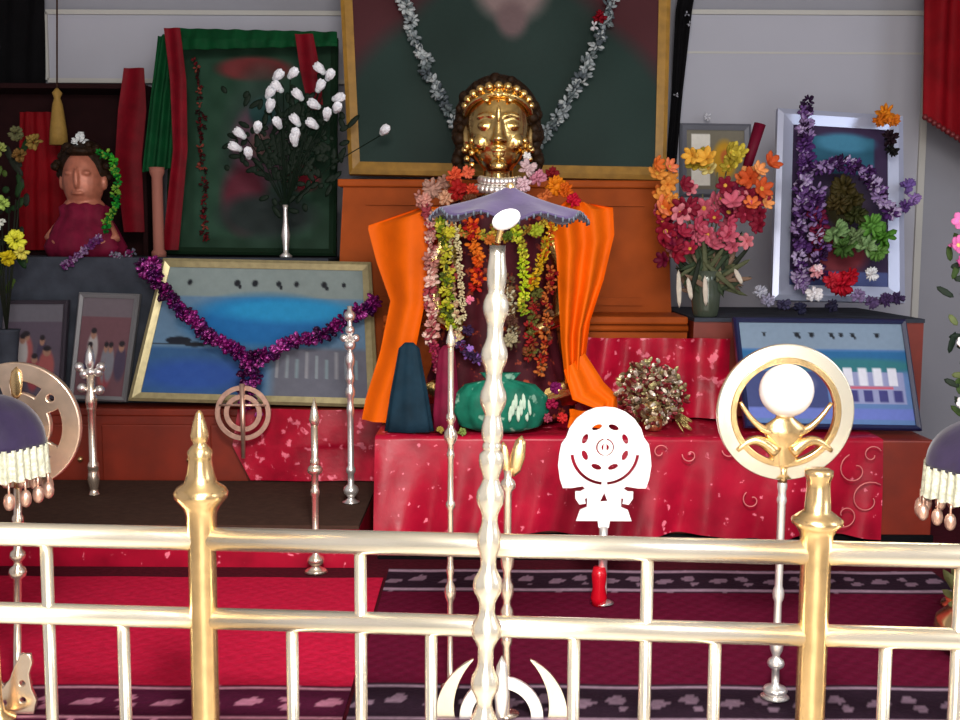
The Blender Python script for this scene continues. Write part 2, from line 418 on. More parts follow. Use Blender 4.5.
b = B(); b.box(-hx + .01, hx + .0, -.28, .25, ZC - ZA - .03, ZC - ZA); obj('top', b, WOODO, t, bevel=.006)
b = B(); b.box(-hx + .12, hx - .12, -.272, -.26, .40, .43); b.box(-hx + .12, hx - .12, -.272, -.26, ZC - ZA - .1, ZC - ZA - .07); obj('moulding', b, WOODO, t)
block('display_tier', 'slate grey cloth covered tier at left holding the idols', 'tier', -2.4, -.60, 4.35, 4.98, ZA, ZT, GREYC)

# ------------------------------------------------------------ rugs
def rugfn(base, brd, brd2, far=True):
    def fn(U, V):
        c = Cv(U, V, base)
        c.C += (np.sin(U * 210) * np.sin(V * 130))[..., None] * 5
        for lo, hi in ((.0, .18),) + (((.80, 1.0),) if far else ()):
            m = ((V >= lo) & (V <= hi)).astype(float); c.put(m, brd)
            vv = (V - lo) / (hi - lo)
            mo = (np.sin(U * 130) + .9 * np.sin(U * 67 + 3 * np.sin(vv * 7)) + 1.2 * np.cos((vv - .5) * 9) > 1.35)
            c.put(m * mo * .75, brd2)
            c.put(m * ((abs(vv - .93) < .05) | (abs(vv - .07) < .05)), brd2)
        return c.C
    return fn
def rug(name, label, x0, x1, y0, y1, z, fn):
    oo = Vector(((x0 + x1) / 2, (y0 + y1) / 2, z))
    me = paint_mesh(name, fn, lambda u, v: Vector((x0 + (x1 - x0) * u - oo.x, y0 + (y1 - y0) * v - oo.y, .004 + .0015 * math.sin(u * 30) * math.sin(v * 12))), 260, 90)
    o = obj(name, me, RUG, loc=oo); q = o.modifiers.new('s', 'SOLIDIFY'); q.thickness = .004
    return tag(o, label, 'rug')
rug('red_rug', 'bright red rug with patterned front border behind the railing at left', -2.2, -.30, 2.32, 3.36, DZ + .002, rugfn((176, 18, 54), (66, 12, 40), (190, 130, 150), False))
rug('maroon_rug', 'dark maroon rug with grey paisley borders in front of the altar', -.29, 1.46, 2.32, 3.46, DZ + .002, rugfn((84, 4, 36), (36, 20, 34), (150, 124, 142)))

# ============================================================ RAILING
pl = P(202, 545, 2.04); pr = P(816, 551, 1.965)
ang = math.atan2(pr.y - pl.y, pr.x - pl.x); mid = (pl + pr) / 2; half = (Vector((pr.x, pr.y)) - Vector((pl.x, pl.y))).length / 2
rail = thing('brass_railing', 'polished brass railing with two posts running across the front', 'railing', (mid.x, mid.y, 0), rz=ang)
zt = P(500, 546, 2.0).z; zl = P(500, 627, 2.0).z; k2 = 2.0 / F
def zrow(py): return P(500, py, 2.0).z
def xcol(px):  # local coordinate along the railing of a picture column
    for i in range(-2000, 2000):
        x = i * .001; X = mid.x + x * math.cos(ang); Y = mid.y + x * math.sin(ang)
        if 480 + X / (Y * .995 + .06) * F >= px: return x
for nm, z, r in (('top_rail', zt, .0225), ('middle_rail', zl, .0205), ('bottom_rail', .16, .02)):
    for a, c in ((-2.2, -half), (-half, half), (half, 2.2)):
        b = B(); b.tube([(a, 0, z), (c, 0, z)], r, 24); obj(nm, b, BRASS, rail)
xs_t = [47, 361, 648, 962]; xs_s = [-28, 122, 292, 432, 576, 718, 890, 1030]
for px in xs_t + xs_s:
    x = xcol(px); b = B(); b.tube([(x, 0, .16), (x, 0, (zt if px in xs_t else zl))], .0118, 16); obj('baluster', b, BRASS, rail)
b = B(); b.lathe([(.055, 0), (.055, .008), (.03, .02), (.027, .03)] + [(r * k2, zrow(y + 5)) for r, y in ((14.5, 720), (14.5, 540), (15.5, 528), (16, 515), (19, 508), (27, 499), (28, 494), (25, 489), (17, 484), (14, 474), (12, 462), (12.5, 457), (13, 452), (10, 448), (6.5, 444), (9, 440), (9.5, 435), (7, 424), (3.5, 413), (1, 410))], (-half, 0, 0), 32)
post = obj('post', b, BRASSD, rail, 'brass post with a pointed turned finial')
b = B(); b.lathe([(.055, 0), (.055, .008), (.03, .02), (.027, .03)] + [(r * k2, zrow(y)) for r, y in ((14.5, 720), (15, 560), (16, 540), (16.5, 528), (20, 521), (25, 517), (25.5, 513), (20, 509), (13, 504), (11.5, 480), (12, 474), (14, 470), (14, 465), (10, 463))], (half, 0, 0), 32)
obj('post', b, BRASSD, rail, 'brass post with a flat-topped cap')

# ============================================================ CENTRE POLE with small umbrella
YP = 1.8; kp = YP / F
z0 = P(497, 240, YP).z
base = thing('turned_pole', 'tall bright turned metal pole in front of the railing at centre', 'pole', (-.0047, YP, 0))
base.rotation_euler.y = .0224
def zp(py): return P(490, py, YP).z
prof = [(.09, 0), (.09, .012), (.05, .03), (.02, .06)]
pf = []
beads = [(683, 15), (630, 16), (585, 15.5), (540, 12.5), (497, 14.5), (460, 13), (432, 11), (398, 13.5), (355, 13.5), (307, 13), (275, 10)]
y = 1100
while y > 700: beads.append((y, 15)); y -= 47
for yb, r in sorted(beads, reverse=True):
    for d, q in ((18, 0), (12, .35), (6, .85), (0, 1), (-6, .85), (-12, .35), (-18, 0)):
        pf.append((yb + d, 8.2 + (r - 8.2) * q))
pf = sorted(pf, reverse=True)
for yy, r in pf:
    z = zp(yy)
    if z > .08: prof.append((r * kp, z))
prof.append((8 * kp, zp(245)))
clean = [prof[0]]
for p in prof[1:]:
    if p[1] > clean[-1][1] + .0015 or p[1] == prof[1][1]: clean.append(p)
b = B(); b.lathe(clean, (0, 0, 0), 28); obj('shaft', b, BRASS, base)
b = B(); zc = zp(217)
b.ball((.010, -.115, zc - .006), (14 * kp, 9 * kp, 9 * kp), 18, 12, Matrix.Rotation(-.45, 3, 'Y')); obj('shell', b, WHITEM, base, 'oval white shell on the rim')
# umbrella canopy: shallow eight-gored cone, drooping corners
b = B()
def can(u, v):
    a = 2 * math.pi * u; rr = v * 80 * kp * (1 - .035 * (1 - math.cos(8 * a)))
    z = zp(183) - (31 * kp) * (v ** .8) * 1.0 - .006 * v * v * (math.cos(8 * a)) - .004 * math.sin(3 * a) * v
    return Vector((rr * math.cos(a) + .018, rr * math.sin(a) * .8 + .02, z))
b.grid(can, 96, 14); bmesh.ops.remove_doubles(b.bm, verts=b.bm.verts, dist=.0002)
o = obj('canopy', b, PURPLEC, base, 'dark purple cloth canopy'); q = o.modifiers.new('s', 'SOLIDIFY'); q.thickness = .003
b = B()
for j in range(64):
    a = 2 * math.pi * j / 64; p = can(j / 64, 1.0)
    b.tube([p, p + Vector((0, 0, -.006 - .002 * (j % 2)))], .002, 5)
obj('fringe', b, GREYC, base)
b = B(); b.tube([(0, 0, zp(243)), (.016, .018, zp(190))], 3 * kp, 10); b.ball((.018, .02, zp(186)), 5 * kp); obj('ferrule', b, BRASSD, base)

# ============================================================ EMBLEMS on staffs
def staff_profile(k, top, bottom, r=3.2, beads=(), n=None):
    pr = []
    ys = sorted(set([top, bottom] + [yy + d for yy, _, h in beads for d in (-h, -h * .5, 0, h * .5, h)]), reverse=True)
    for yy in ys:
        if yy > bottom or yy < top: continue
        q = r
        for yb, rb, h in beads:
            d = abs(yy - yb) / h
            if d < 1: q = max(q, r + (rb - r) * math.cos(d * math.pi / 2) ** .7)
        pr.append((q, yy))
    return pr
DZR = DZ + .010
def standard(name, label, px, Yd, top, bottom, r, beads, m=STAFF, foot=8, z0=DZR, lean=0, group=None, cat='staff', at=None):
    """upright staff; root at its foot"""
    k = Yd / F; bt = P(px, bottom, Yd); t = thing(name, label, cat, (bt.x, Yd, z0), group)
    h = lambda yy: P(px, yy, Yd).z - z0
    if at: t.rotation_euler.y = math.atan2(P(at[0], at[1], Yd).x - bt.x, h(at[1]))
    b = B(); pr = staff_profile(k, top, bottom, r, beads)
    pts = [(q * k, h(yy)) for q, yy in pr]
    if pts[0][1] > .01: pts = [(foot * k * .8, .006), (r * k, .02)] + [p for p in pts if p[1] > .025]
    else: pts = [(q, max(z, .006 + i * .0005)) for i, (q, z) in enumerate(pts)]
    pts = [(foot * k, .005)] + pts
    b.lathe(pts, (0, 0, 0), 16); obj('shaft', b, m, t)
    return t, k, h
# spear with leaf cluster tip, left
t, k, h = standard('ritual_spear', 'small brass spear with flowered tip in front of the small photo frames', 94, 3.9, 372, 490, 4, [(400, 6, 8), (408, 5, 4), (478, 6, 10), (466, 6, 5)], z0=ZB, foot=6)
b = B()
b.lathe([(2 * k, h(372)), (5 * k, h(362)), (4 * k, h(354)), (.5 * k, h(345))], (0, 0, 0), 12)
for dx, yy in ((-11, 367), (11, 367), (-9, 388), (8, 372), (0, 372), (-6, 374), (9, 390)): b.ball((dx * k, 0, h(yy)), 5 * k)
b.tube([(-11 * k, 0, h(368)), (0, 0, h(374)), (11 * k, 0, h(368))], 2 * k)
b.tube([(-9 * k, 0, h(388)), (0, 0, h(392)), (9 * k, 0, h(390))], 2 * k)
obj('spearhead', b, SILVER, t)
# mace with round foot
t, k, h = standard('ritual_mace', 'slender brass staff with round knob foot standing before the low platform', 316, 3.44, 424, 577, 3.6, [(470, 8, 5), (462, 5, 5), (560, 9, 6), (573, 12, 7), (492, 5, 5)], STAFF, 12, z0=DZ)
b = B(); b.lathe([(3.5 * k, h(426)), (5.5 * k, h(420)), (4 * k, h(412)), (.5 * k, h(398))], n=12); obj('tip', b, BRASS, t)
t, k, h = standard('beaded_rod', 'thin beaded silver rod standing before the right end of the left landscape', 351, 3.8, 352, 495, 3.2, [(360, 5, 7), (378, 4.5, 5), (392, 5, 6), (410, 4, 5), (470, 5, 4), (490, 8, 6)], SILVER, 9, z0=ZB)
b = B(); b.ball((0, 0, h(330)), 5 * k); b.ball((0, 0, h(345)), 6 * k); b.ball((0, 0, h(316)), 6 * k); b.tube([(0, 0, h(355)), (0, 0, h(306))], 2.5 * k); b.ball((-6 * k, 0, h(338)), 4 * k); b.ball((6 * k, 0, h(338)), 4 * k)
obj('tip', b, SILVER, t)
t, k, h = standard('tall_thin_staff', 'tall thin brass staff with small knobs just left of the centre pole', 450, 2.5, 345, 700, 3, [(436, 7, 9), (418, 5, 5), (455, 4, 4), (505, 5, 5), (592, 6, 10), (570, 4, 6), (690, 9, 8)], STAFF, 10)
b = B(); b.lathe([(3 * k, h(348)), (5 * k, h(342)), (1 * k, h(325))], n=12); obj('tip', b, BRASS, t)
# standard with spear leaf and crossed crescent emblem
t, k, h = standard('crescent_standard', 'brass standard with large double crescent emblem low behind the centre pole', 506, 2.35, 470, 716, 4, [(485, 8, 7), (560, 7, 12), (590, 7, 10), (615, 7, 10), (640, 6, 6)], STAFF, 14)
b = B(); b.leaf((.012, 0, h(478)), (.03, 0, h(434)), 8 * k); b.leaf((.0, 0, h(478)), (-.012, 0, h(440)), 5 * k); obj('spearhead', b, BRASSD, t)
cx, cz = -5, -15
loops = [arcband(cx, 0, 44, 60, -160, 58, 30), arcband(cx + 2, 0, 44, 60, 122, 200, 20)]
L2 = []
for (c0, c1, a0, a1) in ((46, 68, -70, 64), (46, 68, 116, 250)):
    # tapered crescent blades
    n = 26; out = []; inn = []
    for i in range(n):
        q = i / (n - 1); a = a0 + (a1 - a0) * q; wd = (c1 - c0) * (1 - (q if a0 < 0 else 1 - q) ** 3) + .5
        out.append((cx + c1 * math.cos(R(a)), c1 * math.sin(R(a)))); inn.append((cx + (c1 - wd) * math.cos(R(a)), (c1 - wd) * math.sin(R(a))))
    L2.append(out + inn[::-1])
zc = h(714)
for nm, lp in (('crescent_blade', L2[0]), ('crescent_blade', L2[1])):
    me = plate([sc(lp, k)], .008); me.transform(Matrix.Translation((0, -.012, zc))); obj(nm, me, BRASS, t)
me = plate([sc(circ(cx, 0, 43), k), sc(circ(cx, 0, 31), k)], .008); me.transform(Matrix.Translation((0, -.014, zc))); obj('inner_ring', me, SILVER, t)
b = B(); b.leaf((cx * k, -.02, h(720) - .02), (cx * k, -.02, h(650)), 8 * k); obj('centre_blade', b, SILVER, t)
# white round pierced emblem
t, k, h = standard('pierced_emblem_standard', 'bright white pierced round emblem standing before the crimson altar cloth', 602, 3.12, 526, 614, 4.5, [(548, 9, 8), (608, 10, 6)], SILVER, 12, cat='emblem')
out = []
for x, y in ((0, 406), (10, 407), (20, 411), (29, 418), (36, 428), (39, 437), (44, 444), (46, 455), (47, 466), (45, 480), (42, 489), (34, 489), (22, 487), (19, 490), (24, 493), (29, 493), (29, 500), (25, 506), (19, 505), (20, 500), (17, 499), (17, 509), (24, 512), (28, 523), (6, 523), (5, 530)): out.append((x, -(y - 447)))
out = out + [(-x, z) for x, z in out[::-1][:-1]]
holes = []
for i in range(8):
    a = R(22.5 + 45 * i); c = (22 * math.cos(a), 22 * math.sin(a)); e = (-math.sin(a), math.cos(a)); n_ = (math.cos(a), math.sin(a))
    holes.append([(c[0] + e[0] * 6 * math.cos(s) + n_[0] * 3.2 * math.sin(s), c[1] + e[1] * 6 * math.cos(s) + n_[1] * 3.2 * math.sin(s)) for s in [j * math.pi / 5 for j in range(10)]])
holes.append(arcband(0, -4, 31.5, 35.5, 186, 266)); holes.append(arcband(0, -4, 31.5, 35.5, 274, 354))
holes.append(circ(0, 0, 9.5, 24)); holes.append([(0, -46), (4, -56), (-5, -57)])
me = plate([sc(l, k) for l in [out] + holes], .008, .0012); me.transform(Matrix.Translation((0, 0, h(447)))); obj('emblem', me, WHITEM, t)
me = plate([sc(circ(0, 0, 7.5), k), sc(circ(0, 0, 4), k)], .01); me.transform(Matrix.Translation((0, -.003, h(447)))); obj('boss', me, SILVER, t)
b = B(); b.box(-.004, .004, -.003, .003, h(457), h(437)); obj('boss_bar', b, WHITEM, t)
b = B(); b.lathe([(7 * k, h(604)), (8.5 * k, h(596)), (6.5 * k, h(586)), (8 * k, h(574)), (6 * k, h(566))], (-4 * k, -.01, 0), 16); obj('red_grip', b, mat('red_lacquer', (190, 10, 30), .1, .25), t, 'glossy red turned grip')
# ring with ball, right
YG = 2.45
t, k, h = standard('ring_standard', 'large round brass ring on a beaded staff with a bright white ball inside', 774, YG, 478, 714, 4, [(486, 5, 5), (500, 5, 4), (594, 6, 8), (575, 4, 5), (645, 7, 10), (663, 9, 6), (690, 13, 6), (705, 13, 6), (712, 14, 5)], SILVER, 15, at=(785, 412))
rx = 0
b = B(); n = 72
ringp = []
for i in range(n + 1):
    a = 2 * math.pi * i / n; ringp.append((rx + 61 * k * math.cos(a), 0, h(412) + 61 * k * math.sin(a)))
for i in range(n):
    pass
me = plate([sc(circ(0, 0, 68, 72), k), sc(circ(0, 0, 54, 72), k)], .010, .003); me.transform(Matrix.Translation((rx, 0, h(412)))); obj('ring', me, BRASS, t)
me = plate([sc(circ(0, 0, 55, 72), k), sc(circ(0, 0, 50.5, 72), k)], .018, .002); me.transform(Matrix.Translation((rx, 0, h(412)))); obj('inner_rim', me, BRASSD, t)
b = B(); b.ball((rx, -.006, h(390)), 27 * k, 28, 18); obj('ball', b, WHITEM, t, 'bright white ball')
b = B(); b.ball((rx, -.03, h(396)), 5 * k); b.leaf((rx, -.032, h(414)), (rx, -.032, h(396)), 4 * k); obj('ornament', b, BRASSD, t)
b = B()
b.lathe([(12 * k, h(478)), (8 * k, h(470)), (16 * k, h(460)), (10 * k, h(448)), (18 * k, h(438)), (24 * k, h(428)), (10 * k, h(418)), (6 * k, h(410))], (rx, 0, 0), 20, sy=.4)
for sg in (-1, 1):
    b.tube([(rx + sg * (8 + 40 * q) * k, -.004, h(452 - 12 * math.sin(q * 3))) for q in [i / 12 for i in range(13)]], [(7 - 4 * i / 12) * k for i in range(13)], 10)
    b.tube([(rx + sg * (10 + 36 * q) * k, -.004, h(432 - 30 * q * q)) for q in [i / 12 for i in range(13)]], [(5 - 3 * i / 12) * k for i in range(13)], 10)
obj('winged_mount', b, BRASSD, t)
b = B(); b.tube([(0, 0, h(482)), (rx * .5, 0, h(474)), (rx, 0, h(466))], 5 * k); obj('neck', b, BRASSD, t)
# double ring pendant on the purple tinsel garland
Yq = 4.08; k = Yq / F; c = P(243, 413, Yq)
t = thing('double_ring_pendant', 'coppery double ring pendant hanging under the purple tinsel garland', 'pendant', (c.x, Yq, c.z))
for nm, a, i in (('outer_ring', 28, 23.5), ('inner_ring', 19, 14.5)):
    me = plate([sc(circ(0, 0, a), k), sc(circ(0, 0, i), k)], .006); obj(nm, me, PINKB, t)
b = B(); b.tube([(0, -.006, 30 * k), (0, -.006, -46 * k)], [3 * k, 2 * k], 8); b.tube([(-24 * k, 0, 8 * k), (24 * k, 0, 8 * k)], 1.5 * k); obj('bar', b, PINKB, t)
# big double ring at left + umbrellas at both edges
YL = 2.5
t, k, h = standard('double_ring_standard', 'big pierced double brass ring on a staff at the left edge', 18, YL, 482, 700, 4, [(555, 8, 6), (572, 9, 7), (520, 6, 6), (690, 10, 7)], STAFF, 15, at=(18, 425))
loops = [circ(0, 0, 63, 64), circ(0, 0, 25, 40)]
for a0, a1 in ((-82, -40), (-28, 26), (56, 100), (112, 170), (190, 260)): loops.append(arcband(0, 0, 33, 47, a0, a1))
loops.append(circ(45 * math.cos(R(41)), 45 * math.sin(R(41)), 5, 16))
me = plate([sc(l, k) for l in loops], .012, .003); me.transform(Matrix.Translation((0, 0, h(425)))); obj('double_ring', me, mat('pink_tinged_brass', (236, 206, 182), .85, .3, .12, 30), t)
b = B(); b.leaf((0, -.01, h(400)), (0, -.01, h(365)), 7 * k); obj('centre_blade', b, BRASSD, t)
b = B(); b.tube([(0, 0, h(487)), (0, 0, h(455))], 5 * k); obj('neck', b, BRASSD, t)
def parasol(name, label, px, Yd, ytop, ybot, rad, pole_bottom=None):
    k = Yd / F; c = P(px, ybot, Yd)
    t = thing(name, label, 'umbrella', (c.x, Yd, DZR)); h = lambda yy: P(px, yy, Yd).z - DZR
    b = B(); b.lathe([(.035, .005), (.035, .012), (.012, .025), (.007, .06), (.007, h(ytop + 2)), (.012, h(ytop - 4)), (.003, h(ytop - 14))], n=14); obj('pole', b, BRASSD, t)
    b = B(); nn = 64
    def f(u, v):
        a = 2 * math.pi * u; r_ = rad * k * math.sin(v * math.pi / 2) * (1 - .03 * (1 - math.cos(8 * a)) * v)
        return Vector((r_ * math.cos(a), r_ * math.sin(a), h(ybot) + (h(ytop) - h(ybot)) * math.cos(v * math.pi / 2)))
    b.grid(f, nn, 14); bmesh.ops.remove_doubles(b.bm, verts=b.bm.verts, dist=.0002)
    o = obj('canopy', b, PURPLEC, t, 'dark purple cloth dome'); q = o.modifiers.new('s', 'SOLIDIFY'); q.thickness = .003
    b = B()
    def g(u, v):
        a = 2 * math.pi * u; p = f(u, 1); s_ = 1 + .03 * math.sin(a * 40) + .03 * v
        return Vector((p.x * s_, p.y * s_, p.z + .004 - v * 30 * k - .006 * v * abs(math.sin(a * 12))))
    b.grid(g, 240, 5); o = obj('fringe', b, mat('silver_lace', (200, 200, 178), .3, .5, .2, 80, .5), t, 'silver lace fringe')
    b = B()
    for j in range(22):
        a = 2 * math.pi * j / 22; p = g(j / 22, 1)
        b.tube([p, p + Vector((0, 0, -12 * k))], .0025, 5); b.ball(p + Vector((0, 0, -18 * k)), (6 * k, 6 * k, 9 * k), 8, 6)
    obj('tassels', b, PINKB, t); return t
parasol('fringed_umbrella', 'purple umbrella with silver fringe and tassels at the left edge', -12, 2.3, 394, 445, 58)
parasol('fringed_umbrella', 'purple umbrella with silver fringe and tassels at the right edge', 990, 2.3, 418, 468, 64)
# scroll ornament bottom left
k = 2.36 / F; c = P(14, 716, 2.36)
t = thing('scroll_ornament', 'ornate openwork metal crest standing at the bottom left corner', 'ornament', (c.x, 2.36, DZR))
h = lambda yy: P(14, yy, 2.36).z - DZ
b = B(); b.box(-20 * k, 20 * k, -.012, .012, 0, .012); b.tube([(0, 0, .01), (0, 0, h(700))], .012); obj('stand', b, BRASSD, t)
out = [(-28, -18), (-28, 20), (-24, 30), (-17, 36), (-12, 30), (-14, 22), (-6, 8), (2, 18), (8, 34), (14, 44), (22, 44), (24, 36), (20, 24), (22, 8), (27, -4), (24, -18)]
me = plate([sc(out, k), sc(circ(-20, 8, 4, 14), k), sc(circ(14, 14, 4, 14), k), sc(circ(14, -4, 4, 14), k), sc(circ(-6, -7, 4, 14), k)], .008, .002); me.transform(Matrix.Translation((0, -.015, h(697)))); obj('crest', me, STAFF, t)
# brass pot at bottom right corner
c = P(952, 700, 2.75)
t = thing('brass_pot', 'small brass pot of greenery at the bottom right corner', 'pot', (c.x + .02, 2.72, DZR))
b = B(); b.lathe([(.03, .004), (.06, .02), (.085, .06), (.08, .1), (.05, .13), (.06, .15)], n=24); obj('pot', b, BRASSD, t)
b = B((110, 110, 70))
for i in range(24):
    a = random.random() * 6.28; b.leaf((0, 0, .13), (.07 * math.cos(a), .07 * math.sin(a), .14 + random.random() * .1), .012)
obj('greenery', b, PAINT, t)

# ============================================================ LANDSCAPE PICTURES
def marks(c, xs, y, s=.014, col=(22, 26, 34)):
    for i, (x, q) in enumerate(xs):
        c.ell(x, y, s * q, s * 1.7 * q, col, .4); c.rect(x - s * 1.5 * q, y - s * 2.1, x + s * 1.5 * q, y - s * 1.5, col, .8, .003)
        if i % 2: c.ell(x + s * q, y + s * 2, s * .6, s * 1.2, col, .5)
def land_left(U, V):
    c = Cv(U, V, (128, 142, 142))
    c.rect(-1, .22, 2, 2, (96, 128, 158), 1, .02)
    c.ell(.52, .42, .36, .20, (22, 104, 170), .5); c.ell(.62, .33, .34, .09, (30, 140, 196), .6)
    c.rect(-1, .62, .55, 2, (52, 92, 138), 1, .03); c.ell(.22, .85, .25, .12, (44, 82, 160), .7)
    c.rect(.55, .60, 2, 2, (104, 106, 120), 1, .04)
    for i in range(9): c.rect(.58 + i * .045, .64 + .03 * (i % 3), .60 + i * .045, .86, (164 - 12 * (i % 3), 166, 172), .7)
    c.rect(-1, .60, .32, .62, (40, 48, 58)); c.ell(.12, .58, .06, .03, (24, 30, 44)); c.ell(.2, .61, .05, .02, (30, 34, 44))
    marks(c, [(.12, .9), (.36, 1.1), (.45, 1.1), (.57, .9), (.66, .9), (.8, 1), (.9, .8)], .12)
    c.C += (np.sin(U * 57) * np.sin(V * 43) * 2)[..., None]
    return c.C
lp, lq = framed('landscape_picture', 'wide gilt-framed lakeside landscape draped with purple tinsel at left', 'framed picture', (163, 258), (371, 262), (379, 411), (128, 404), 4.30, 4.22, .035, WOODG, land_left, (150, 100), sit=ZA)
def land_right(U, V):
    c = Cv(U, V, (88, 120, 170))
    c.rect(-1, -1, 2, .26, (120, 140, 162)); c.rect(-1, .26, 2, .48, (36, 96, 146), 1, .03); c.ell(.7, .42, .4, .07, (44, 110, 120), .6)
    c.rect(.55, .48, .97, .8, (140, 146, 186)); 
    for i in range(4): c.rect(.6 + i * .09, .44, .66 + i * .09, .62, (212, 214, 228)); c.rect(.62 + i * .09, .66, .68 + i * .09, .78, (60, 60, 120))
    c.rect(.55, .62, .9, .65, (190, 90, 110)); c.rect(-1, .48, .5, .85, (60, 70, 120)); c.ell(.3, .6, .12, .1, (120, 120, 150), .5)
    c.rect(-1, .84, 2, .95, (100, 116, 190)); 
    marks(c, [(.15, .8), (.35, 1.2), (.44, 1.2), (.56, 1), (.62, 1), (.69, 1), (.84, 1.1)], .12, .012)
    return c.C
framed('landscape_picture', 'blue lakeside landscape in slim dark blue frame behind the ring standard', 'framed picture', (733, 317), (906, 319), (922, 437), (745, 434), 3.80, 3.70, .018, mat('dark_blue_frame', (22, 30, 70), 0, .35), land_right, (130, 90), sit=ZA + .008)
# purple tinsel garland over left landscape
PUR = [(112, 14, 96), (136, 20, 112), (70, 8, 66), (190, 80, 170), (84, 14, 90), (60, 10, 60)]
gp = [(148, 266, 4.20), (158, 284, 4.20), (172, 300, 4.19), (190, 318, 4.18), (212, 336, 4.16), (235, 350, 4.14), (252, 362, 4.13), (270, 352, 4.14), (295, 340, 4.15), (325, 334, 4.17), (350, 318, 4.18), (372, 306, 4.20), (377, 298, 4.20)]
t0 = garland('tinsel_garland', 'purple tinsel garland draped in a V across the left landscape', gp, .034, PUR, FOIL, 90, ruf=11)
b = B()
for i in range(26):
    b.col(random.choice(PUR)); p = P(250 + random.uniform(-8, 8), 355 + i * 2.2, 4.12) - t0.location; b.ruffle(p, .03, 9)
obj('drop', b, FOIL, t0)
b = B()
for i in range(14): b.col(random.choice(PUR)); b.ruffle(P(150 + random.uniform(-8, 8), 268 + random.uniform(-8, 8), 4.18) - t0.location, .034, 10)
obj('end_tuft', b, FOIL, t0)

# small framed photos at far left
def people(seed, tint):
    def fn(U, V):
        rs = np.random.RandomState(seed); c = Cv(U, V, tint)
        c.rect(-1, -1, 2, .2, (104, 104, 112), .7)
        for i in range(7):
            x, y = rs.uniform(.12, .88), rs.uniform(.35, .7); s = rs.uniform(.07, .12)
            cc = [(150, 80, 80), (120, 120, 130), (70, 60, 80), (140, 60, 70), (165, 160, 160)][rs.randint(5)]
            c.ell(x, y + .17, s * 1.2, .18, cc, .3); c.ell(x, y, s * .6, .055, (150, 112, 96), .3); c.ell(x, y - .03, s * .6, .03, (40, 34, 40), .4)
        return c.C
    return fn
framed('photo_frame', 'grey-framed group photo left of the lakeside landscape', 'framed picture', (79, 292), (140, 294), (126, 402), (68, 400), 4.42 - .12, 4.26, .02, mat('grey_frame', (120, 120, 124), .2, .5), people(3, (104, 72, 80)), (50, 70), sit=ZA)
framed('photo_frame', 'dim group photo at the left edge behind the big ring', 'framed picture', (4, 300), (68, 300), (62, 400), (-4, 400), 4.30, 4.26, .016, mat('dim_frame', (62, 56, 66), .2, .5), people(9, (84, 74, 88)), (50, 70), sit=ZA)

# ============================================================ LARGE PORTRAIT
def portrait(U, V):
    c = Cv(U, V, (70, 30, 36))
    c.ell(.5, 1.0, .60, .46, (30, 50, 46), .12); c.ell(.5, .62, .30, .14, (30, 48, 44), .3)
    c.ell(.28, .95, .12, .3, (26, 42, 38), .7, .6); c.ell(.74, .9, .12, .3, (26, 44, 40), .7, .6)
    c.ell(.5, .37, .14, .14, (150, 110, 96), .2); c.ell(.5, .25, .17, .09, (150, 146, 150), .2)
    c.ell(.52, .52, .115, .085, (128, 108, 108), .5); c.ell(.52, .60, .05, .05, (104, 84, 86), .6)
    c.ell(.45, .35, .015, .008, (30, 24, 24)); c.ell(.55, .35, .015, .008, (30, 24, 24)); c.ell(.5, .40, .02, .035, (130, 92, 80), .5)
    c.C += (np.sin(U * 13 + V * 5) * np.sin(V * 17) * 4)[..., None]
    return c.C
pp, pq = framed('portrait_painting', 'big honey-framed portrait of a person in dark green robe above the statue', 'painting', (330, -210), (676, -206), (666, 180), (349, 174), 4.80, 4.55, .052, WOODF, portrait, (110, 120), depth=.03, sit=ZC)
GR = [(140, 148, 152), (176, 182, 184), (104, 114, 116), (84, 92, 98)]
g = garland('silver_garland', 'grey silvery garland hanging in a V over the big portrait', [(372, -120, 4.66), (404, 0, 4.60), (414, 35, 4.58), (428, 70, 4.56), (442, 100, 4.54), (458, 132, 4.53), (480, 160, 4.51), (500, 168, 4.50), (525, 158, 4.51), (548, 130, 4.53), (566, 105, 4.54), (584, 72, 4.56), (600, 38, 4.58), (612, 0, 4.60), (640, -120, 4.66)], .034, GR, PAINT, 150, ruf=8)
b = B((120, 8, 24)); b.ruffle(P(600, 17, 4.56) - g.location, .032, 24); b.col((200, 196, 200)).ruffle(P(594, 26, 4.55) - g.location, .022, 12); obj('blossom', b, PAINT, g, 'dark red blossom')

# black ribbon right of the portrait
b = B(); oo = P(680, 160, 4.95)
b.sheet([(P(688, -60, 5.0) - oo, P(704, -60, 5.0) - oo), (P(676, 10, 5.0) - oo, P(692, 10, 5.0) - oo), (P(672, 90, 4.98) - oo, P(683, 90, 4.98) - oo), (P(666, 170, 4.95) - oo, P(676, 170, 4.95) - oo)], 10, .01, .006, 2)
t = obj('black_ribbon', b, DARK, loc=oo); tag(t, 'black ribbon with silver flecks hanging right of the big portrait', 'ribbon')
for px, py in ((687, 14), (690, 24), (676, 95)):
    b = B((190, 190, 200)); b.ruffle(P(px, py, 4.93) - oo, .014, 8); obj('fleck', b, FOIL, t, 'silver fleck')

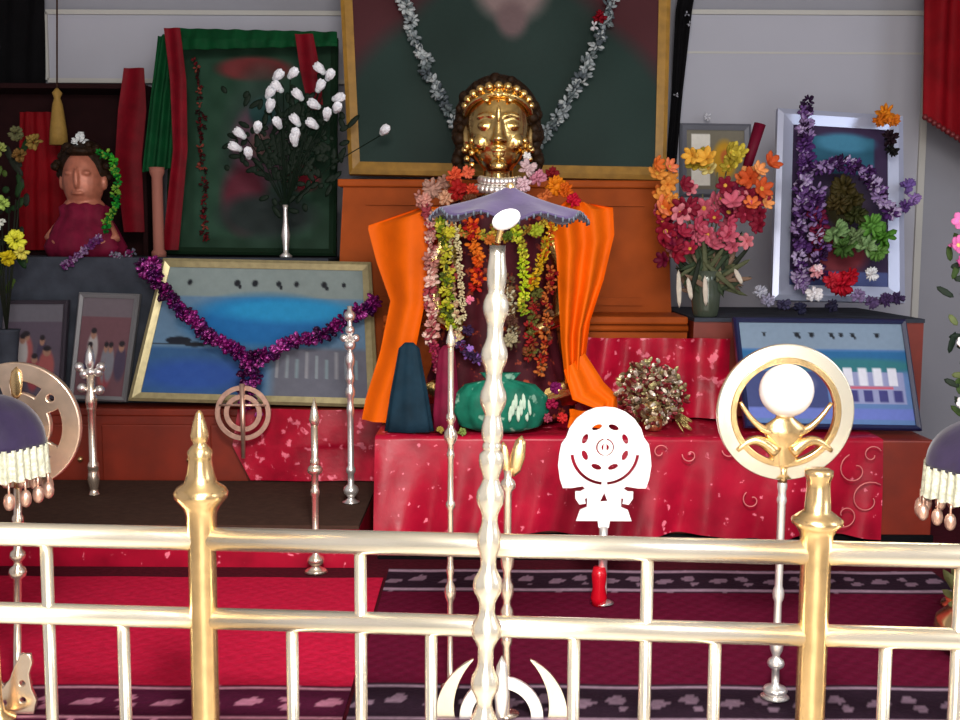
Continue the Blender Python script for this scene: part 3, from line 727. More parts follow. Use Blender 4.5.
# ============================================================ GREEN PICTURE at left
def greenpic(U, V):
    c = Cv(U, V, (22, 52, 36))
    c.rect(.12, .06, .9, .96, (34, 66, 50), 1, .03); c.ell(.5, .13, .24, .06, (110, 44, 46), .4)
    c.ell(.56, .55, .26, .40, (44, 66, 58), .4); c.ell(.55, .50, .19, .20, (92, 70, 84), .3); c.ell(.56, .34, .09, .07, (38, 74, 74), .4)
    c.ell(.45, .76, .14, .16, (92, 32, 48), .5); c.ell(.83, .66, .10, .06, (130, 26, 44), .5); c.ell(.55, .50, .07, .06, (112, 84, 84), .3)
    c.ell(.6, .84, .3, .1, (30, 40, 40), .5)
    c.C += (np.sin(U * 31) * np.sin(V * 37) * 5)[..., None]
    return c.C
gpic, gq = framed('deity_picture', 'tall dark green devotional picture in dark frame behind the white flowers', 'framed picture', (172, 34), (338, 38), (336, 258), (165, 256), 4.82, 4.62, .03, mat('dark_green_frame', (20, 40, 26), 0, .5), greenpic, (90, 110), sit=ZT)
b = B(); oo = P(168, 30, 4.6)
b.sheet([(P(158, 36, 4.62) - oo, P(182, 32, 4.62) - oo), (P(151, 90, 4.60) - oo, P(178, 90, 4.60) - oo), (P(142, 172, 4.58) - oo, P(174, 168, 4.58) - oo)], 24, .008, .012, 3)
b.sheet([(P(165, 28, 4.66) - oo, P(337, 32, 4.68) - oo), (P(165, 38, 4.63) - oo, P(337, 42, 4.66) - oo), (P(168, 50, 4.62) - oo, P(337, 46, 4.66) - oo)], 60, .008, .008, 9)
tag(obj('green_drape', b, GREENC, loc=oo), 'dark green cloth draped over the devotional picture at left', 'drape')
for lab, pts in (('dark red ribbon hanging down the left side of the devotional picture', [(172, 28, 4.54, 8), (178, 80, 4.54, 8), (180, 150, 4.54, 7), (170, 250, 4.54, 8)]), ('dark red ribbon over the right top of the devotional picture', [(304, 34, 4.58, 9), (310, 70, 4.57, 10), (316, 110, 4.57, 7)]), ('dark red cloth strip hanging in the left niche', [(134, 68, 4.72, 10), (132, 110, 4.72, 14), (128, 160, 4.72, 13), (134, 232, 4.72, 10)])):
    oo = P(*pts[0][:3]); b = B(); b.sheet([(P(x - w_, y, Y) - oo, P(x + w_, y, Y) - oo) for x, y, Y, w_ in pts], 14, .008, .005, 1)
    tag(obj('red_ribbon', b, REDT, loc=oo), lab, 'ribbon')
garland('bead_garland', 'thin dark red beaded strand hanging before the devotional picture', [(196, 62, 4.76), (200, 100, 4.73), (202, 150, 4.69), (204, 200, 4.645), (206, 240, 4.61)], .022, [(92, 20, 26), (60, 14, 18), (130, 60, 50), (40, 20, 20)], PAINT, 30)
# pink column at left of the picture
b = B(); c = P(159, 256, 4.5); b.lathe([(.03, 0), (.03, .02), (.022, .03), (.022, .32), (.03, .34), (.03, .36)], n=16); tag(obj('wooden_column', b, mat('dusty_pink_wood', (150, 96, 84), 0, .6), loc=(c.x, 4.5, ZT)), 'short dusty pink turned column left of the devotional picture', 'column')

# white flower bouquet
c = P(286, 256, 4.42)
t = thing('white_bouquet', 'white artificial flowers in a slim silver vase before the devotional picture', 'flowers', (c.x, 4.42, ZT))
k = 4.42 / F
hh = lambda x, y, dy=0: P(x, y, 4.42) - Vector((c.x, 4.42, ZT)) + Vector((0, dy, 0))
b = B(); b.lathe([(.024, 0), (.026, .008), (.010, .022), (.013, .05), (.018, .09), (.010, .14), (.008, .19), (.012, .21)], n=18); obj('vase', b, SILVER, t)
fl = [(275, 80), (290, 78), (268, 98), (283, 92), (303, 100), (318, 92), (328, 80), (334, 100), (320, 108), (336, 112), (281, 128), (297, 140), (318, 128), (246, 138), (258, 132), (242, 150), (250, 158), (300, 126), (270, 112), (327, 120), (382, 134), (325, 74), (296, 146)]
b = B((16, 30, 20))
for x, y in fl: b.tube([(0, 0, .2), hh((x + 286) / 2, (y + 200) / 2 - 4), hh(x, y, .01)], .0022, 5)
for i in range(260):
    x, y = random.gauss(290, 22), random.gauss(148, 26); b.leaf(hh(x, y, .02), hh(x + random.uniform(-14, 14), y - random.uniform(0, 16), .02), .012)
obj('foliage', b, PAINT, t, 'dark green leaves')
for i, (x, y) in enumerate(fl):
    b = B((236, 236, 244)); p = hh(x, y, -.02)
    b.flower(p, .050, (random.uniform(-.9, .9), -.5, random.uniform(.2, 1.1)), 5, (200, 206, 210), .8, .36); obj('blossom', b, PAINT, t, 'white blossom')

# ============================================================ LEFT NICHE AND IDOL
t = thing('shrine_niche', 'dark wooden niche cabinet around the small idol at left', 'niche', (-1.85, 4.86, ZT))
zn = P(60, 85, 4.8).z - ZT; xr = P(148, 100, 4.8).x + 1.85
b = B(); b.box(-.6, xr, .09, .11, 0, zn); obj('back_panel', b, NICHE, t)
b = B(); b.box(-.6, xr, -.11, .09, zn - .02, zn); obj('roof', b, NICHE, t)
b = B(); b.box(xr - .02, xr, -.11, .09, 0, zn - .02); obj('side_panel', b, NICHE, t)
b = B(); oo = P(48, 150, 4.9)
b.sheet([(P(20, 112, 4.92) - oo, P(60, 112, 4.92) - oo), (P(18, 180, 4.92) - oo, P(70, 180, 4.92) - oo), (P(20, 250, 4.92) - oo, P(74, 250, 4.92) - oo)], 20, .006, .008, 4)
tag(obj('backing_cloth', b, REDK, loc=oo), 'dark red cloth hanging at the back of the left niche', 'cloth')
b = B(); oo = P(20, 90, 5.0)
b.sheet([(P(-80, -80, 5.04) - oo, P(44, -80, 5.04) - oo), (P(-80, 20, 5.04) - oo, P(44, 20, 5.04) - oo), (P(-80, 84, 5.04) - oo, P(44, 84, 5.04) - oo)], 30, .01, .012, 6)
tag(obj('black_curtain', b, DARK, loc=oo), 'black curtain at the upper left corner', 'curtain')
b = B(); oo = P(57, 90, 4.7)
b.tube([P(57, -60, 4.7) - oo, P(57, 92, 4.7) - oo], .004, 6); t = obj('hanging_tassel', b, BROWN, loc=oo); tag(t, 'ochre tassel hanging on a cord before the left niche', 'tassel')
b = B((150, 118, 60)); z = 4.7 / F
b.lathe([(9 * z, P(58, 145, 4.7).z - oo.z), (8 * z, P(58, 130, 4.7).z - oo.z), (5 * z, P(58, 105, 4.7).z - oo.z), (3 * z, P(58, 98, 4.7).z - oo.z), (5 * z, P(58, 93, 4.7).z - oo.z), (1 * z, P(58, 88, 4.7).z - oo.z)], n=20, fn=lambda a, zz: 1 + .08 * math.sin(a * 10)); obj('tassel', b, PAINT, t)
# small idol
Yi = 4.52; k = Yi / F; c = P(86, 262, Yi)
t = thing('small_idol', 'small seated idol with copper face and white topknot in the left niche', 'idol', (c.x, Yi, ZT))
H = lambda x, y, dy=0: Vector(((x - 86) * k, dy, P(86, y, Yi).z - ZT))
b = B()
b.lathe([(30 * k, .0), (34 * k, .04), (26 * k, .12), (20 * k, .16), (22 * k, .20), (18 * k, .225), (8 * k, .235)], n=24, sy=.7)
b.ball(H(86, 180), (20 * k, 19 * k, 31 * k), 24, 18); b.tube([H(86, 225), H(86, 200)], 9 * k)
b.ball(H(86, 180, -19 * k), (3 * k, 4 * k, 10 * k)); b.ball(H(86, 194, -17 * k), (6 * k, 3 * k, 2 * k))
for s_ in (-1, 1):
    b.ball(H(86 + s_ * 8, 174, -16 * k), (5 * k, 3 * k, 2.6 * k)); b.ball(H(86 + s_ * 21, 182, 0), (3 * k, 4 * k, 8 * k))
    b.tube([H(86 + s_ * 20, 222), H(86 + s_ * 32, 238, -.03), H(86 + s_ * 16, 248, -.09)], [7 * k, 6 * k, 4 * k])
obj('body', fuse(b, .005, 2), mat('copper_skin', (176, 106, 84), .2, .45, .15, 40), t)
b = B(); b.ball(H(86, 168, .03), (27 * k, 20 * k, 28 * k), 16, 12); b.ball(H(86, 152, .0), (17 * k, 18 * k, 7 * k), 16, 8)
for i in range(30):
    a = R(random.uniform(-20, 200)); b.ball(H(86 + 25 * math.cos(a), 170 - 26 * math.sin(a), random.uniform(-.03, .03)), 4.5 * k, 7, 5)
obj('hair', b, HAIR, t)
b = B((214, 218, 220)); b.ruffle(H(85, 142, -.01), 9 * k, 18); b.tube([H(85, 150), H(85, 132)], 3 * k); obj('topknot', b, PAINT, t, 'white topknot ornament')
b = B((110, 16, 44)); b.lathe([(36 * k, 0), (39 * k, .04), (30 * k, .12), (23 * k, .165), (24 * k, .2), (14 * k, .225)], n=40, sy=.75, fn=lambda a, z: 1 + .05 * math.sin(a * 9)); obj('robe', b, mat('wine_robe', (110, 20, 48), 0, .6, .3, 20), t)
garland('green_garland', 'bright green garland hanging at the right side of the small idol', [(100, 152, 4.40), (112, 158, 4.40), (117, 180, 4.39), (115, 205, 4.38), (104, 228, 4.38)], .022, [(20, 120, 40), (60, 160, 40), (10, 90, 30), (110, 150, 50)], PAINT, 26, ruf=10)
garland('purple_garland', 'lilac and purple flower garland lying at the feet of the small idol', [(100, 236, 4.33), (88, 248, 4.31), (76, 258, 4.31), (66, 266, 4.33)], .02, [(130, 100, 140), (90, 30, 90), (170, 150, 176), (100, 50, 100)], PAINT, 22, ruf=9)
garland('flower_offering', 'small heap of grey-lilac flowers left of the landscape top corner', [(112, 256, 4.36), (124, 258, 4.37), (132, 252, 4.37)], .02, [(90, 90, 104), (130, 120, 140), (110, 30, 80)], PAINT, 12, ruf=9, cat='flowers')
# flowers at left edge
c = P(8, 285, 4.1)
t = thing('yellow_bouquet', 'bouquet with yellow and pale green flowers at the left edge', 'flowers', (c.x - .02, 4.12, ZA))
h3 = lambda x, y, dy=0: P(x, y, 4.12) - t.location + Vector((0, dy, 0))
b = B(); b.lathe([(.04, 0), (.05, .05), (.035, .2), (.045, .3), (.05, .31)], n=20); obj('vase', b, GREYC, t)
b = B((26, 50, 24))
for i in range(60):
    x, y = random.uniform(-30, 26), random.uniform(150, 300); b.col(random.choice([(26, 50, 24), (60, 80, 30), (30, 34, 26)])); b.leaf(h3(x, y, .02), h3(x + random.uniform(-16, 14), y - random.uniform(0, 22), .02), .014)
for i in range(8): b.tube([(0, 0, .3), h3(random.uniform(-20, 20), random.uniform(170, 250))], .003, 5)
obj('foliage', b, PAINT, t)
for x, y, r, cc in ((18, 240, .042, (226, 226, 70)), (10, 258, .034, (200, 180, 30)), (24, 252, .03, (220, 210, 90)), (4, 203, .03, (160, 190, 90)), (-4, 225, .03, (210, 220, 220)), (4, 222, .016, (220, 224, 214)), (2, 150, .03, (140, 150, 80)), (22, 156, .03, (110, 80, 40)), (36, 142, .034, (128, 104, 50)), (18, 134, .03, (90, 90, 60))):
    b = B(cc); b.ruffle(h3(x, y, -.02), r, 26); obj('blossom', b, PAINT, t)
for i, (x, y) in enumerate(((28, 148), (10, 142), (40, 150))):
    pass

# ============================================================ MAIN STATUE
Ys = 3.90; k = Ys / F; c = P(498, 425, Ys)
root = Vector((c.x, Ys, ZA + .012))
st = thing('garlanded_statue', 'large golden-faced seated statue draped in saffron cloth on the altar', 'statue', root)
S = lambda x, y, dy=0: P(x, y, Ys) - root + Vector((0, dy, 0))
def zs(y): return P(498, y, Ys).z - root.z
b = B()
b.lathe([(60 * k, .0), (64 * k, zs(400)), (50 * k, zs(350)), (46 * k, zs(300)), (50 * k, zs(250)), (54 * k, zs(222)), (46 * k, zs(208)), (24 * k, zs(200)), (12 * k, zs(192))], n=32, sy=.5)
b.tube([S(498, 205), S(498, 165)], 15 * k, 16)
b.ball(S(498, 128), (31 * k, 33 * k, 44 * k), 28, 20); b.ball(S(498, 150, -.02), (23 * k, 22 * k, 24 * k), 20, 14)
b.lathe([(1.5 * k, 0), (5.5 * k, .01), (4 * k, .05), (2.5 * k, .08)], S(498, 143, -33 * k), 10)
b.ball(S(498, 142, -35 * k), (6 * k, 5 * k, 4 * k)); b.ball(S(494, 143, -33 * k), 3.2 * k); b.ball(S(503, 143, -33 * k), 3.2 * k)
b.ball(S(498, 153, -33 * k), (9 * k, 4 * k, 2.2 * k)); b.ball(S(498, 157.5, -32 * k), (7 * k, 4 * k, 2.4 * k)); b.ball(S(498, 168, -27 * k), (9 * k, 7 * k, 6 * k))
for s_ in (-1, 1):
    b.ball(S(498 + s_ * 13, 129, -28 * k), (7.5 * k, 4.5 * k, 3.6 * k), 12, 8); b.tube([S(498 + s_ * (5 + 8 * i), 120 - 2.5 * math.sin(i * 1.7), -(33 - 5 * i * .7) * k) for i in range(3)], 1.8 * k, 8)
    b.ball(S(498 + s_ * 17, 144, -23 * k), (8 * k, 6 * k, 8 * k)); b.ball(S(498 + s_ * 32, 136, 0), (4 * k, 7 * k, 12 * k)); b.ball(S(498 + s_ * 33, 150, -.005), 4.5 * k)
    b.tube([S(498 + s_ * 46, 222), S(498 + s_ * 68, 270, -.02), S(498 + s_ * 60, 318, -.06), S(498 + s_ * 28, 330, -.13)], [14 * k, 12 * k, 9 * k, 6 * k], 12)
    b.tube([S(498 + s_ * 30, 385, -.0), S(498 + s_ * 66, 392, -.04), S(498 + s_ * 20, 402, -.08)], [20 * k, 18 * k, 13 * k], 12)
obj('body', fuse(b, .0058, 1), GOLD, st)
b = B()
b.ball(S(498, 120, .045), (43 * k, 24 * k, 46 * k), 26, 18)
for i in range(90):
    a = R(random.uniform(-20, 200)); rr = random.uniform(.84, 1.0); b.ball(S(498 + 41 * rr * math.cos(a), 124 - 46 * rr * math.sin(a), random.uniform(-.01, .05)), random.uniform(4, 7) * k, 8, 6)
for s_ in (-1, 1):
    for i in range(12): b.ball(S(498 + s_ * (39 + 2 * math.sin(i)), 128 + i * 4, .02 + .01 * (i % 2)), 6 * k, 8, 6)
obj('hair', b, HAIR, st)
b = B()
b.tube([S(498 + 33 * math.cos(R(a)), 118 - 17 * math.sin(R(a)) * 1.2, -.10 * math.sin(R(a))) for a in range(0, 181, 12)], 3 * k, 8)
for a in range(10, 171, 16): b.ball(S(498 + 33 * math.cos(R(a)), 110 - 20 * math.sin(R(a)), -.108 * math.sin(R(a))), 4.4 * k, 10, 7)
b.leaf(S(498, 102, -.115), S(498, 84, -.085), 6 * k); b.leaf(S(488, 106, -.11), S(480, 92, -.08), 4 * k); b.leaf(S(508, 106, -.11), S(516, 92, -.08), 4 * k)
b.ball(S(498, 118, -.128), (2.4 * k, 2 * k, 8 * k), 10, 8)
for s_ in (-1, 1):
    for q in range(5): b.ball(S(498 + s_ * (26 + (q % 2) * 5), 142 + q * 6, -.05), 3.4 * k, 8, 6)
obj('tiara', b, GOLD, st, 'beaded gold tiara')
b = B()
for r_, y in ((20, 172), (24, 180)):
    for a in range(200, 341, 12): b.ball(S(500 + r_ * math.cos(R(a)), y + 8 + 4 * math.sin(R(a - 180)) , -.07 + .07 * math.sin(R(a)) - .01), 4.2 * k, 8, 6)
obj('necklace', b, SILVER, st, 'bright silver bead necklace')
b = B()
b.lathe([(64 * k, .0), (73 * k, .02), (76 * k, zs(395)), (60 * k, zs(350)), (53 * k, zs(300)), (55 * k, zs(250)), (59 * k, zs(224)), (52 * k, zs(206)), (30 * k, zs(196))], n=80, sy=.5, fn=lambda a, z: 1 + .03 * math.sin(a * 16))
obj('robe', b, mat('dark_wine_robe', (66, 16, 26), 0, .6, .3, 16, .2, spot=(150, 60, 40), spotamt=.6), st, 'dark wine robe')
# saffron shawl: left fall, right falls
def fall(name, rows, nf, fold=.012, ph=0):
    b = B(); b.sheet([(S(a, y, dy), S(c_, y2, dy2)) for a, y, dy, c_, y2, dy2 in rows], 36, .008, fold, nf, ph)
    return obj(name, b, ORANGE, st, 'saffron orange cloth')
fall('shawl', [(420, 208, -.03, 440, 208, -.09), (368, 226, -.03, 430, 214, -.10), (378, 262, -.06, 431, 252, -.13), (392, 300, -.08, 427, 300, -.15), (382, 350, -.08, 418, 345, -.15), (368, 395, -.08, 402, 390, -.15), (364, 416, -.08, 392, 417, -.15)], 1.2, .014)
fall('shawl', [(566, 200, -.08, 590, 204, -.02), (548, 216, -.13, 612, 208, -.02), (554, 255, -.15, 613, 235, -.03), (556, 300, -.16, 602, 280, -.04), (558, 340, -.16, 588, 320, -.06), (562, 378, -.17, 582, 360, -.09)], 2.3, .022, 1)
fall('shawl', [(560, 365, -.18, 582, 350, -.10), (568, 392, -.20, 600, 378, -.12), (590, 400, -.22, 612, 390, -.15), (586, 408, -.22, 612, 406, -.17)], 2, .008)
# garlands on the statue
def gl(label, pts, r, cols, n, ruf=8, m=PAINT): return garland('flower_garland', label, [(x, y, Y + .05) for x, y, Y in pts], r * 1.25, cols, m, n, 'garlands on the saffron statue', ruf=ruf)
gl('pale pink garland hanging down the left chest of the saffron statue', [(420, 196, 3.76), (430, 214, 3.72), (432, 260, 3.69), (430, 310, 3.68), (432, 342, 3.68)], .022, [(206, 150, 140), (180, 120, 110), (226, 190, 176), (150, 60, 70)], 44)
gl('yellow-green garland second from left on the statue chest', [(440, 216, 3.69), (446, 250, 3.67), (446, 300, 3.66), (450, 330, 3.66)], .02, [(160, 160, 30), (110, 130, 30), (190, 180, 60), (70, 80, 30)], 36)
gl('thin cream bead string on the left chest of the statue', [(456, 226, 3.67), (460, 270, 3.65), (463, 318, 3.65)], .011, [(216, 204, 160), (200, 180, 140)], 34, 6)
gl('orange and red garland hanging just left of the centre pole', [(470, 222, 3.67), (476, 250, 3.65), (478, 285, 3.65)], .022, [(206, 80, 20), (170, 30, 24), (214, 110, 30), (120, 20, 30)], 26)
gl('yellow-green garland hanging just right of the centre pole', [(514, 222, 3.67), (522, 250, 3.65), (524, 290, 3.65), (524, 312, 3.65)], .018, [(170, 190, 30), (120, 150, 30), (200, 200, 60), (150, 140, 40)], 32)
gl('mustard garland falling over the right chest of the statue', [(556, 216, 3.70), (548, 240, 3.68), (540, 262, 3.66), (534, 286, 3.66)], .019, [(190, 150, 20), (214, 170, 40), (140, 120, 30), (170, 70, 20)], 28)
gl('dark red garland beside the right saffron fall of the statue', [(552, 268, 3.66), (548, 300, 3.66), (546, 340, 3.65), (540, 372, 3.65)], .018, [(120, 14, 20), (150, 40, 20), (90, 60, 40), (170, 90, 40)], 30)
gl('pink garland with white tufts low on the left of the statue', [(434, 345, 3.66), (442, 380, 3.64), (444, 420, 3.64)], .018, [(150, 40, 70), (110, 20, 50), (190, 110, 120)], 28)
gl('mottled cream and rose garland filling the left chest of the statue', [(448, 228, 3.70), (455, 262, 3.68), (452, 300, 3.68), (458, 340, 3.67)], .02, [(190, 150, 120), (150, 60, 60), (210, 200, 150), (110, 90, 40)], 32)
gl('olive and rust garland behind the centre pole on the statue chest', [(494, 226, 3.70), (496, 262, 3.69), (498, 300, 3.69), (494, 350, 3.68)], .022, [(120, 110, 40), (150, 70, 30), (80, 50, 30), (190, 150, 60)], 34)
gl('white and tan garland just right of the centre pole below the chest', [(508, 280, 3.68), (512, 310, 3.68), (514, 345, 3.68)], .018, [(190, 180, 150), (120, 90, 60), (90, 70, 50)], 22)
gl('rust and olive garland at the right chest beside the saffron folds', [(536, 290, 3.68), (532, 320, 3.67), (530, 358, 3.67)], .02, [(110, 60, 30), (90, 90, 40), (140, 30, 30)], 24)
gl('lilac and wine garland low on the left of the statue lap', [(458, 340, 3.68), (466, 352, 3.67), (478, 360, 3.67)], .018, [(120, 80, 150), (90, 20, 50), (60, 40, 70)], 16)
gl('gold yellow garland sweeping under the canopy from shoulder to shoulder', [(436, 214, 3.72), (462, 232, 3.70), (498, 238, 3.70), (532, 230, 3.70), (560, 212, 3.72)], .018, [(190, 170, 60), (150, 110, 40), (120, 130, 50), (200, 120, 60)], 44)
# collar of blossoms
def puff(label, items, cat='flowers', name='blossom_cluster', m=PAINT, g=1.15):
    o0 = P(*items[0][:3]); t = thing(name, label, cat, o0)
    for x, y, Y, r, cc in items:
        b = B(cc); p = P(x, y, Y) - o0; b.ruffle(p, r * g, 30); b.ball(p, r * .5, 8, 6)
        obj('leaf' if cat == 'leaves' else 'blossom', b, m, t)
    return t
puff('orange and red blossoms on the left shoulder of the statue', [(455, 176, 3.78, .03, (206, 80, 50)), (468, 172, 3.78, .022, (214, 100, 70)), (458, 190, 3.74, .034, (150, 24, 24)), (472, 190, 3.73, .022, (190, 60, 40)), (470, 203, 3.72, .03, (90, 50, 30))])
puff('dusty pink blossoms at the far left shoulder of the statue', [(432, 188, 3.80, .034, (170, 130, 116)), (424, 200, 3.78, .026, (200, 140, 128)), (444, 182, 3.80, .024, (150, 110, 96)), (446, 198, 3.75, .026, (200, 150, 120))])
puff('pale pink blossoms on the right side of the statue neck', [(528, 168, 3.76, .03, (200, 170, 174)), (538, 178, 3.76, .028, (190, 120, 140)), (524, 184, 3.74, .026, (214, 180, 190)), (527, 156, 3.77, .014, (230, 226, 226))])
puff('yellow-orange marigolds on the right shoulder of the statue', [(556, 186, 3.78, .034, (214, 120, 20)), (566, 190, 3.78, .026, (200, 90, 20)), (552, 174, 3.80, .024, (120, 20, 30)), (574, 200, 3.77, .024, (190, 20, 50)), (545, 196, 3.74, .026, (190, 100, 50))])
puff('mixed yellow flowers strewn under the purple canopy on the statue chest', [(450, 232, 3.66, .02, (190, 180, 50)), (490, 240, 3.65, .02, (180, 100, 40)), (470, 300, 3.64, .014, (230, 120, 150)), (508, 236, 3.65, .018, (80, 100, 30)), (536, 230, 3.66, .024, (150, 160, 40)), (512, 320, 3.66, .02, (80, 50, 40)), (468, 330, 3.65, .02, (50, 30, 60)), (470, 348, 3.64, .012, (150, 110, 190)), (510, 340, 3.66, .024, (150, 140, 110))])
# altar foot: green bundle, dark cloth
Yg = 3.58; c = P(500, 412, Yg); Yg = 3.66
c = Vector((P(500, 400, 3.68).x, 3.665, ZA + .010))
t = thing('green_offering_bundle', 'round teal green brocade bundle at the feet of the statue', 'bundle', c)
b = B(); kk = 3.68 / F
b.lathe([(20 * kk, 0), (40 * kk, .02), (48 * kk, .07), (46 * kk, .12), (34 * kk, .16), (14 * kk, .175), (20 * kk, .20)], n=60, sy=.4, fn=lambda a, z: 1 + .05 * math.sin(a * 11)); obj('bundle', b, mat('teal_brocade', (22, 98, 78), 0, .5, .35, 20, .4, spot=(120, 160, 140), spotamt=.62), t)
b = B((180, 200, 180))
for i in range(8): b.leaf((.03 + .01 * i, -.068 + .002 * i, .04 + .02 * (i % 3)), (.035 + .008 * i, -.066 + .002 * i, .10 + .02 * (i % 3)), .007)
obj('leaf_trim', b, PAINT, t)
c = P(408, 440, 3.6); oo = Vector((c.x, 3.66, ZA + .010))
b = B(); kk = 3.64 / F
b.lathe([(24 * kk, 0), (22 * kk, .04), (18 * kk, .13), (13 * kk, .22), (10 * kk, .28), (4 * kk, .30)], n=60, sy=.4, fn=lambda a, z: 1 + .08 * math.sin(a * 7))
tag(obj('draped_cloth', b, mat('dark_teal_cloth', (20, 44, 58), 0, .7, .3, 16), loc=oo), 'dark teal cloth cone draped left of the statue feet', 'cloth')
c = P(446, 440, 3.62)
b = B(); b.lathe([(12 * kk, 0), (13 * kk, .06), (10 * kk, .2), (8 * kk, .27), (3 * kk, .29)], n=40, sy=.5, fn=lambda a, z: 1 + .08 * math.sin(a * 6))
tag(obj('draped_cloth', b, mat('wine_cloth', (108, 20, 48), 0, .6, .3, 20), loc=(c.x, 3.67, ZA + .010)), 'narrow wine red cloth bundle right of the dark teal cone', 'cloth')
c = P(585, 425, 3.66)
b = B(); b.sheet([((-.05, .02, .075), (.10, .02, .06)), ((-.05, -.02, .055), (.10, -.02, .05)), ((-.06, -.04, .022), (.07, -.04, .022))], 30, .012, .01, 3)
tag(obj('folded_cloth', b, ORANGE, loc=(c.x, 3.68, ZA + .006)), 'small folded saffron cloth lying right of the statue feet', 'cloth')
puff('purple and magenta petals beside the right foot of the statue', [(556, 388, 3.66, .02, (110, 20, 80)), (552, 404, 3.65, .02, (140, 20, 60)), (562, 418, 3.64, .018, (190, 40, 40)), (548, 418, 3.63, .016, (150, 60, 80))])
puff('small gold leaf spray at the altar edge left of centre pole', [(440, 430, 3.60, .012, (150, 130, 60)), (462, 432, 3.60, .014, (120, 140, 70)), (470, 440, 3.59, .012, (170, 60, 60)), (452, 440, 3.59, .010, (200, 180, 120))])

# ============================================================ FLOWERS and FRAMES RIGHT
c = Vector((P(708, 318, 4.02).x, 4.07, ZR))
t = thing('mixed_bouquet', 'full bouquet of orange, gold and pink flowers beside the big portrait', 'flowers', (c.x, 4.07, ZR))
hb = lambda x, y, dy=0: P(x, y, 4.07) - Vector((c.x, 4.07, ZR)) + Vector((0, dy, 0))
b = B(); b.lathe([(.04, 0), (.045, .006), (.05, .03), (.055, .08), (.045, .13), (.06, .17)], n=20, fn=lambda a, z: 1 + .04 * math.sin(a * 8)); obj('vase', b, mat('grey_green_glass', (70, 78, 66), .1, .15), t)
b = B()
for i in range(90):
    b.col(random.choice([(50, 62, 44), (80, 84, 60), (30, 36, 26), (110, 110, 84), (120, 96, 80)])); a = hb(random.uniform(694, 724), random.uniform(250, 300), random.uniform(-.05, .03)); e = hb(random.uniform(672, 750), random.uniform(228, 300), random.uniform(-.06, .03)); b.leaf(a, e, .010)
for i in range(14): b.tube([(0, 0, .15), hb(random.uniform(665, 750), random.uniform(170, 240), .02)], .003, 5)
obj('foliage', b, PAINT, t)
for a_, e_ in (((676, 308), (675, 268)), ((702, 306), (701, 274)), ((738, 284), (730, 268)), ((688, 300), (684, 276))):
    b = B((200, 190, 176)); b.leaf(hb(*a_, -.07), hb(*e_, -.07), .010); obj('pale_leaf', b, PAINT, t)
fls = []
rs = random.Random(5)
for i in range(12): fls.append((rs.uniform(650, 672), rs.uniform(165, 215), rs.choice([(200, 100, 40), (214, 140, 60), (170, 60, 30), (220, 120, 80)])))
for i in range(9): fls.append((rs.uniform(742, 764), rs.uniform(165, 208), rs.choice([(214, 110, 60), (226, 150, 90), (190, 80, 40)])))
for i in range(12): fls.append((rs.uniform(682, 740), rs.uniform(150, 178), rs.choice([(190, 170, 60), (206, 190, 120), (150, 130, 40), (214, 160, 60)])))
for i in range(48): fls.append((rs.uniform(660, 758), rs.uniform(184, 250), rs.choice([(170, 60, 84), (150, 36, 60), (190, 90, 110), (120, 24, 44), (110, 20, 50), (204, 120, 130)])))
for i in range(5): fls.append((rs.uniform(650, 672), rs.uniform(215, 262), rs.choice([(96, 14, 40), (130, 20, 40)])))
for x, y, cc in fls:
    b = B(cc); b.flower(hb(x, y, rs.uniform(-.08, .02)), rs.uniform(.034, .052), (rs.uniform(-1, 1), -1.2, rs.uniform(-.3, 1)), 6, (200, 150, 60) if rs.random() < .3 else None, .45, .3); obj('blossom', b, PAINT, t)
b = B((92, 8, 34)); b.tube([hb(744, 178), hb(752, 150), hb(760, 124)], [.016, .02, .022], 10); obj('cockscomb', b, PAINT, t, 'dark crimson plume')
# small picture on wall behind
def smallpic(U, V):
    c = Cv(U, V, (130, 124, 110)); c.rect(.08, .06, .42, .94, (246, 242, 234)); c.ell(.66, .5, .2, .32, (214, 160, 40), .4); c.ell(.68, .45, .09, .12, (206, 110, 50), .4); c.ell(.3, .5, .08, .2, (150, 140, 120), .5); return c.C
framed('small_wall_picture', 'small gold and white picture on the wall above the mixed bouquet', 'framed picture', (680, 123), (751, 124), (751, 196), (680, 196), 5.045, 5.045, .03, mat('grey_blue_frame', (110, 112, 124), .2, .5), smallpic, (50, 50), depth=.02)
b = B((226, 226, 236)); oo = P(708, 117, 5.0); b.ruffle(Vector((0, 0, 0)), .02, 12)
tag(obj('paper_rosette', b, PAINT, loc=oo), 'tiny white paper rosette on top of the small wall picture', 'rosette')
# tall frame with purple garland
def tallpic(U, V):
    c = Cv(U, V, (50, 34, 66)); c.rect(.18, .06, .86, .30, (34, 84, 108)); c.ell(.55, .10, .3, .06, (60, 120, 150), .5); c.ell(.55, .52, .3, .2, (52, 40, 60), .4)
    c.ell(.52, .5, .15, .12, (66, 58, 26), .3); c.ell(.52, .45, .07, .05, (110, 90, 60), .4); c.ell(.5, .78, .3, .14, (120, 40, 50), .4); c.rect(-1, .9, 2, 2, (70, 80, 130)); return c.C
framed('tall_picture', 'tall silver-framed picture smothered in purple garlands at right', 'framed picture', (778, 108), (903, 116), (905, 303), (772, 300), 4.42, 4.30, .062, mat('silver_lilac_frame', (176, 182, 208), .4, .3), tallpic, (70, 100), depth=.03, sit=ZR)
LIL = [(104, 72, 128), (74, 40, 98), (140, 116, 162), (52, 24, 66), (170, 152, 188), (40, 20, 50)]
garland('purple_tinsel', 'purple flower string down the left side of the tall picture', [(806, 104, 4.28), (806, 140, 4.27), (804, 180, 4.26), (800, 230, 4.24), (802, 285, 4.22)], .036, LIL, PAINT, 70, ruf=10)
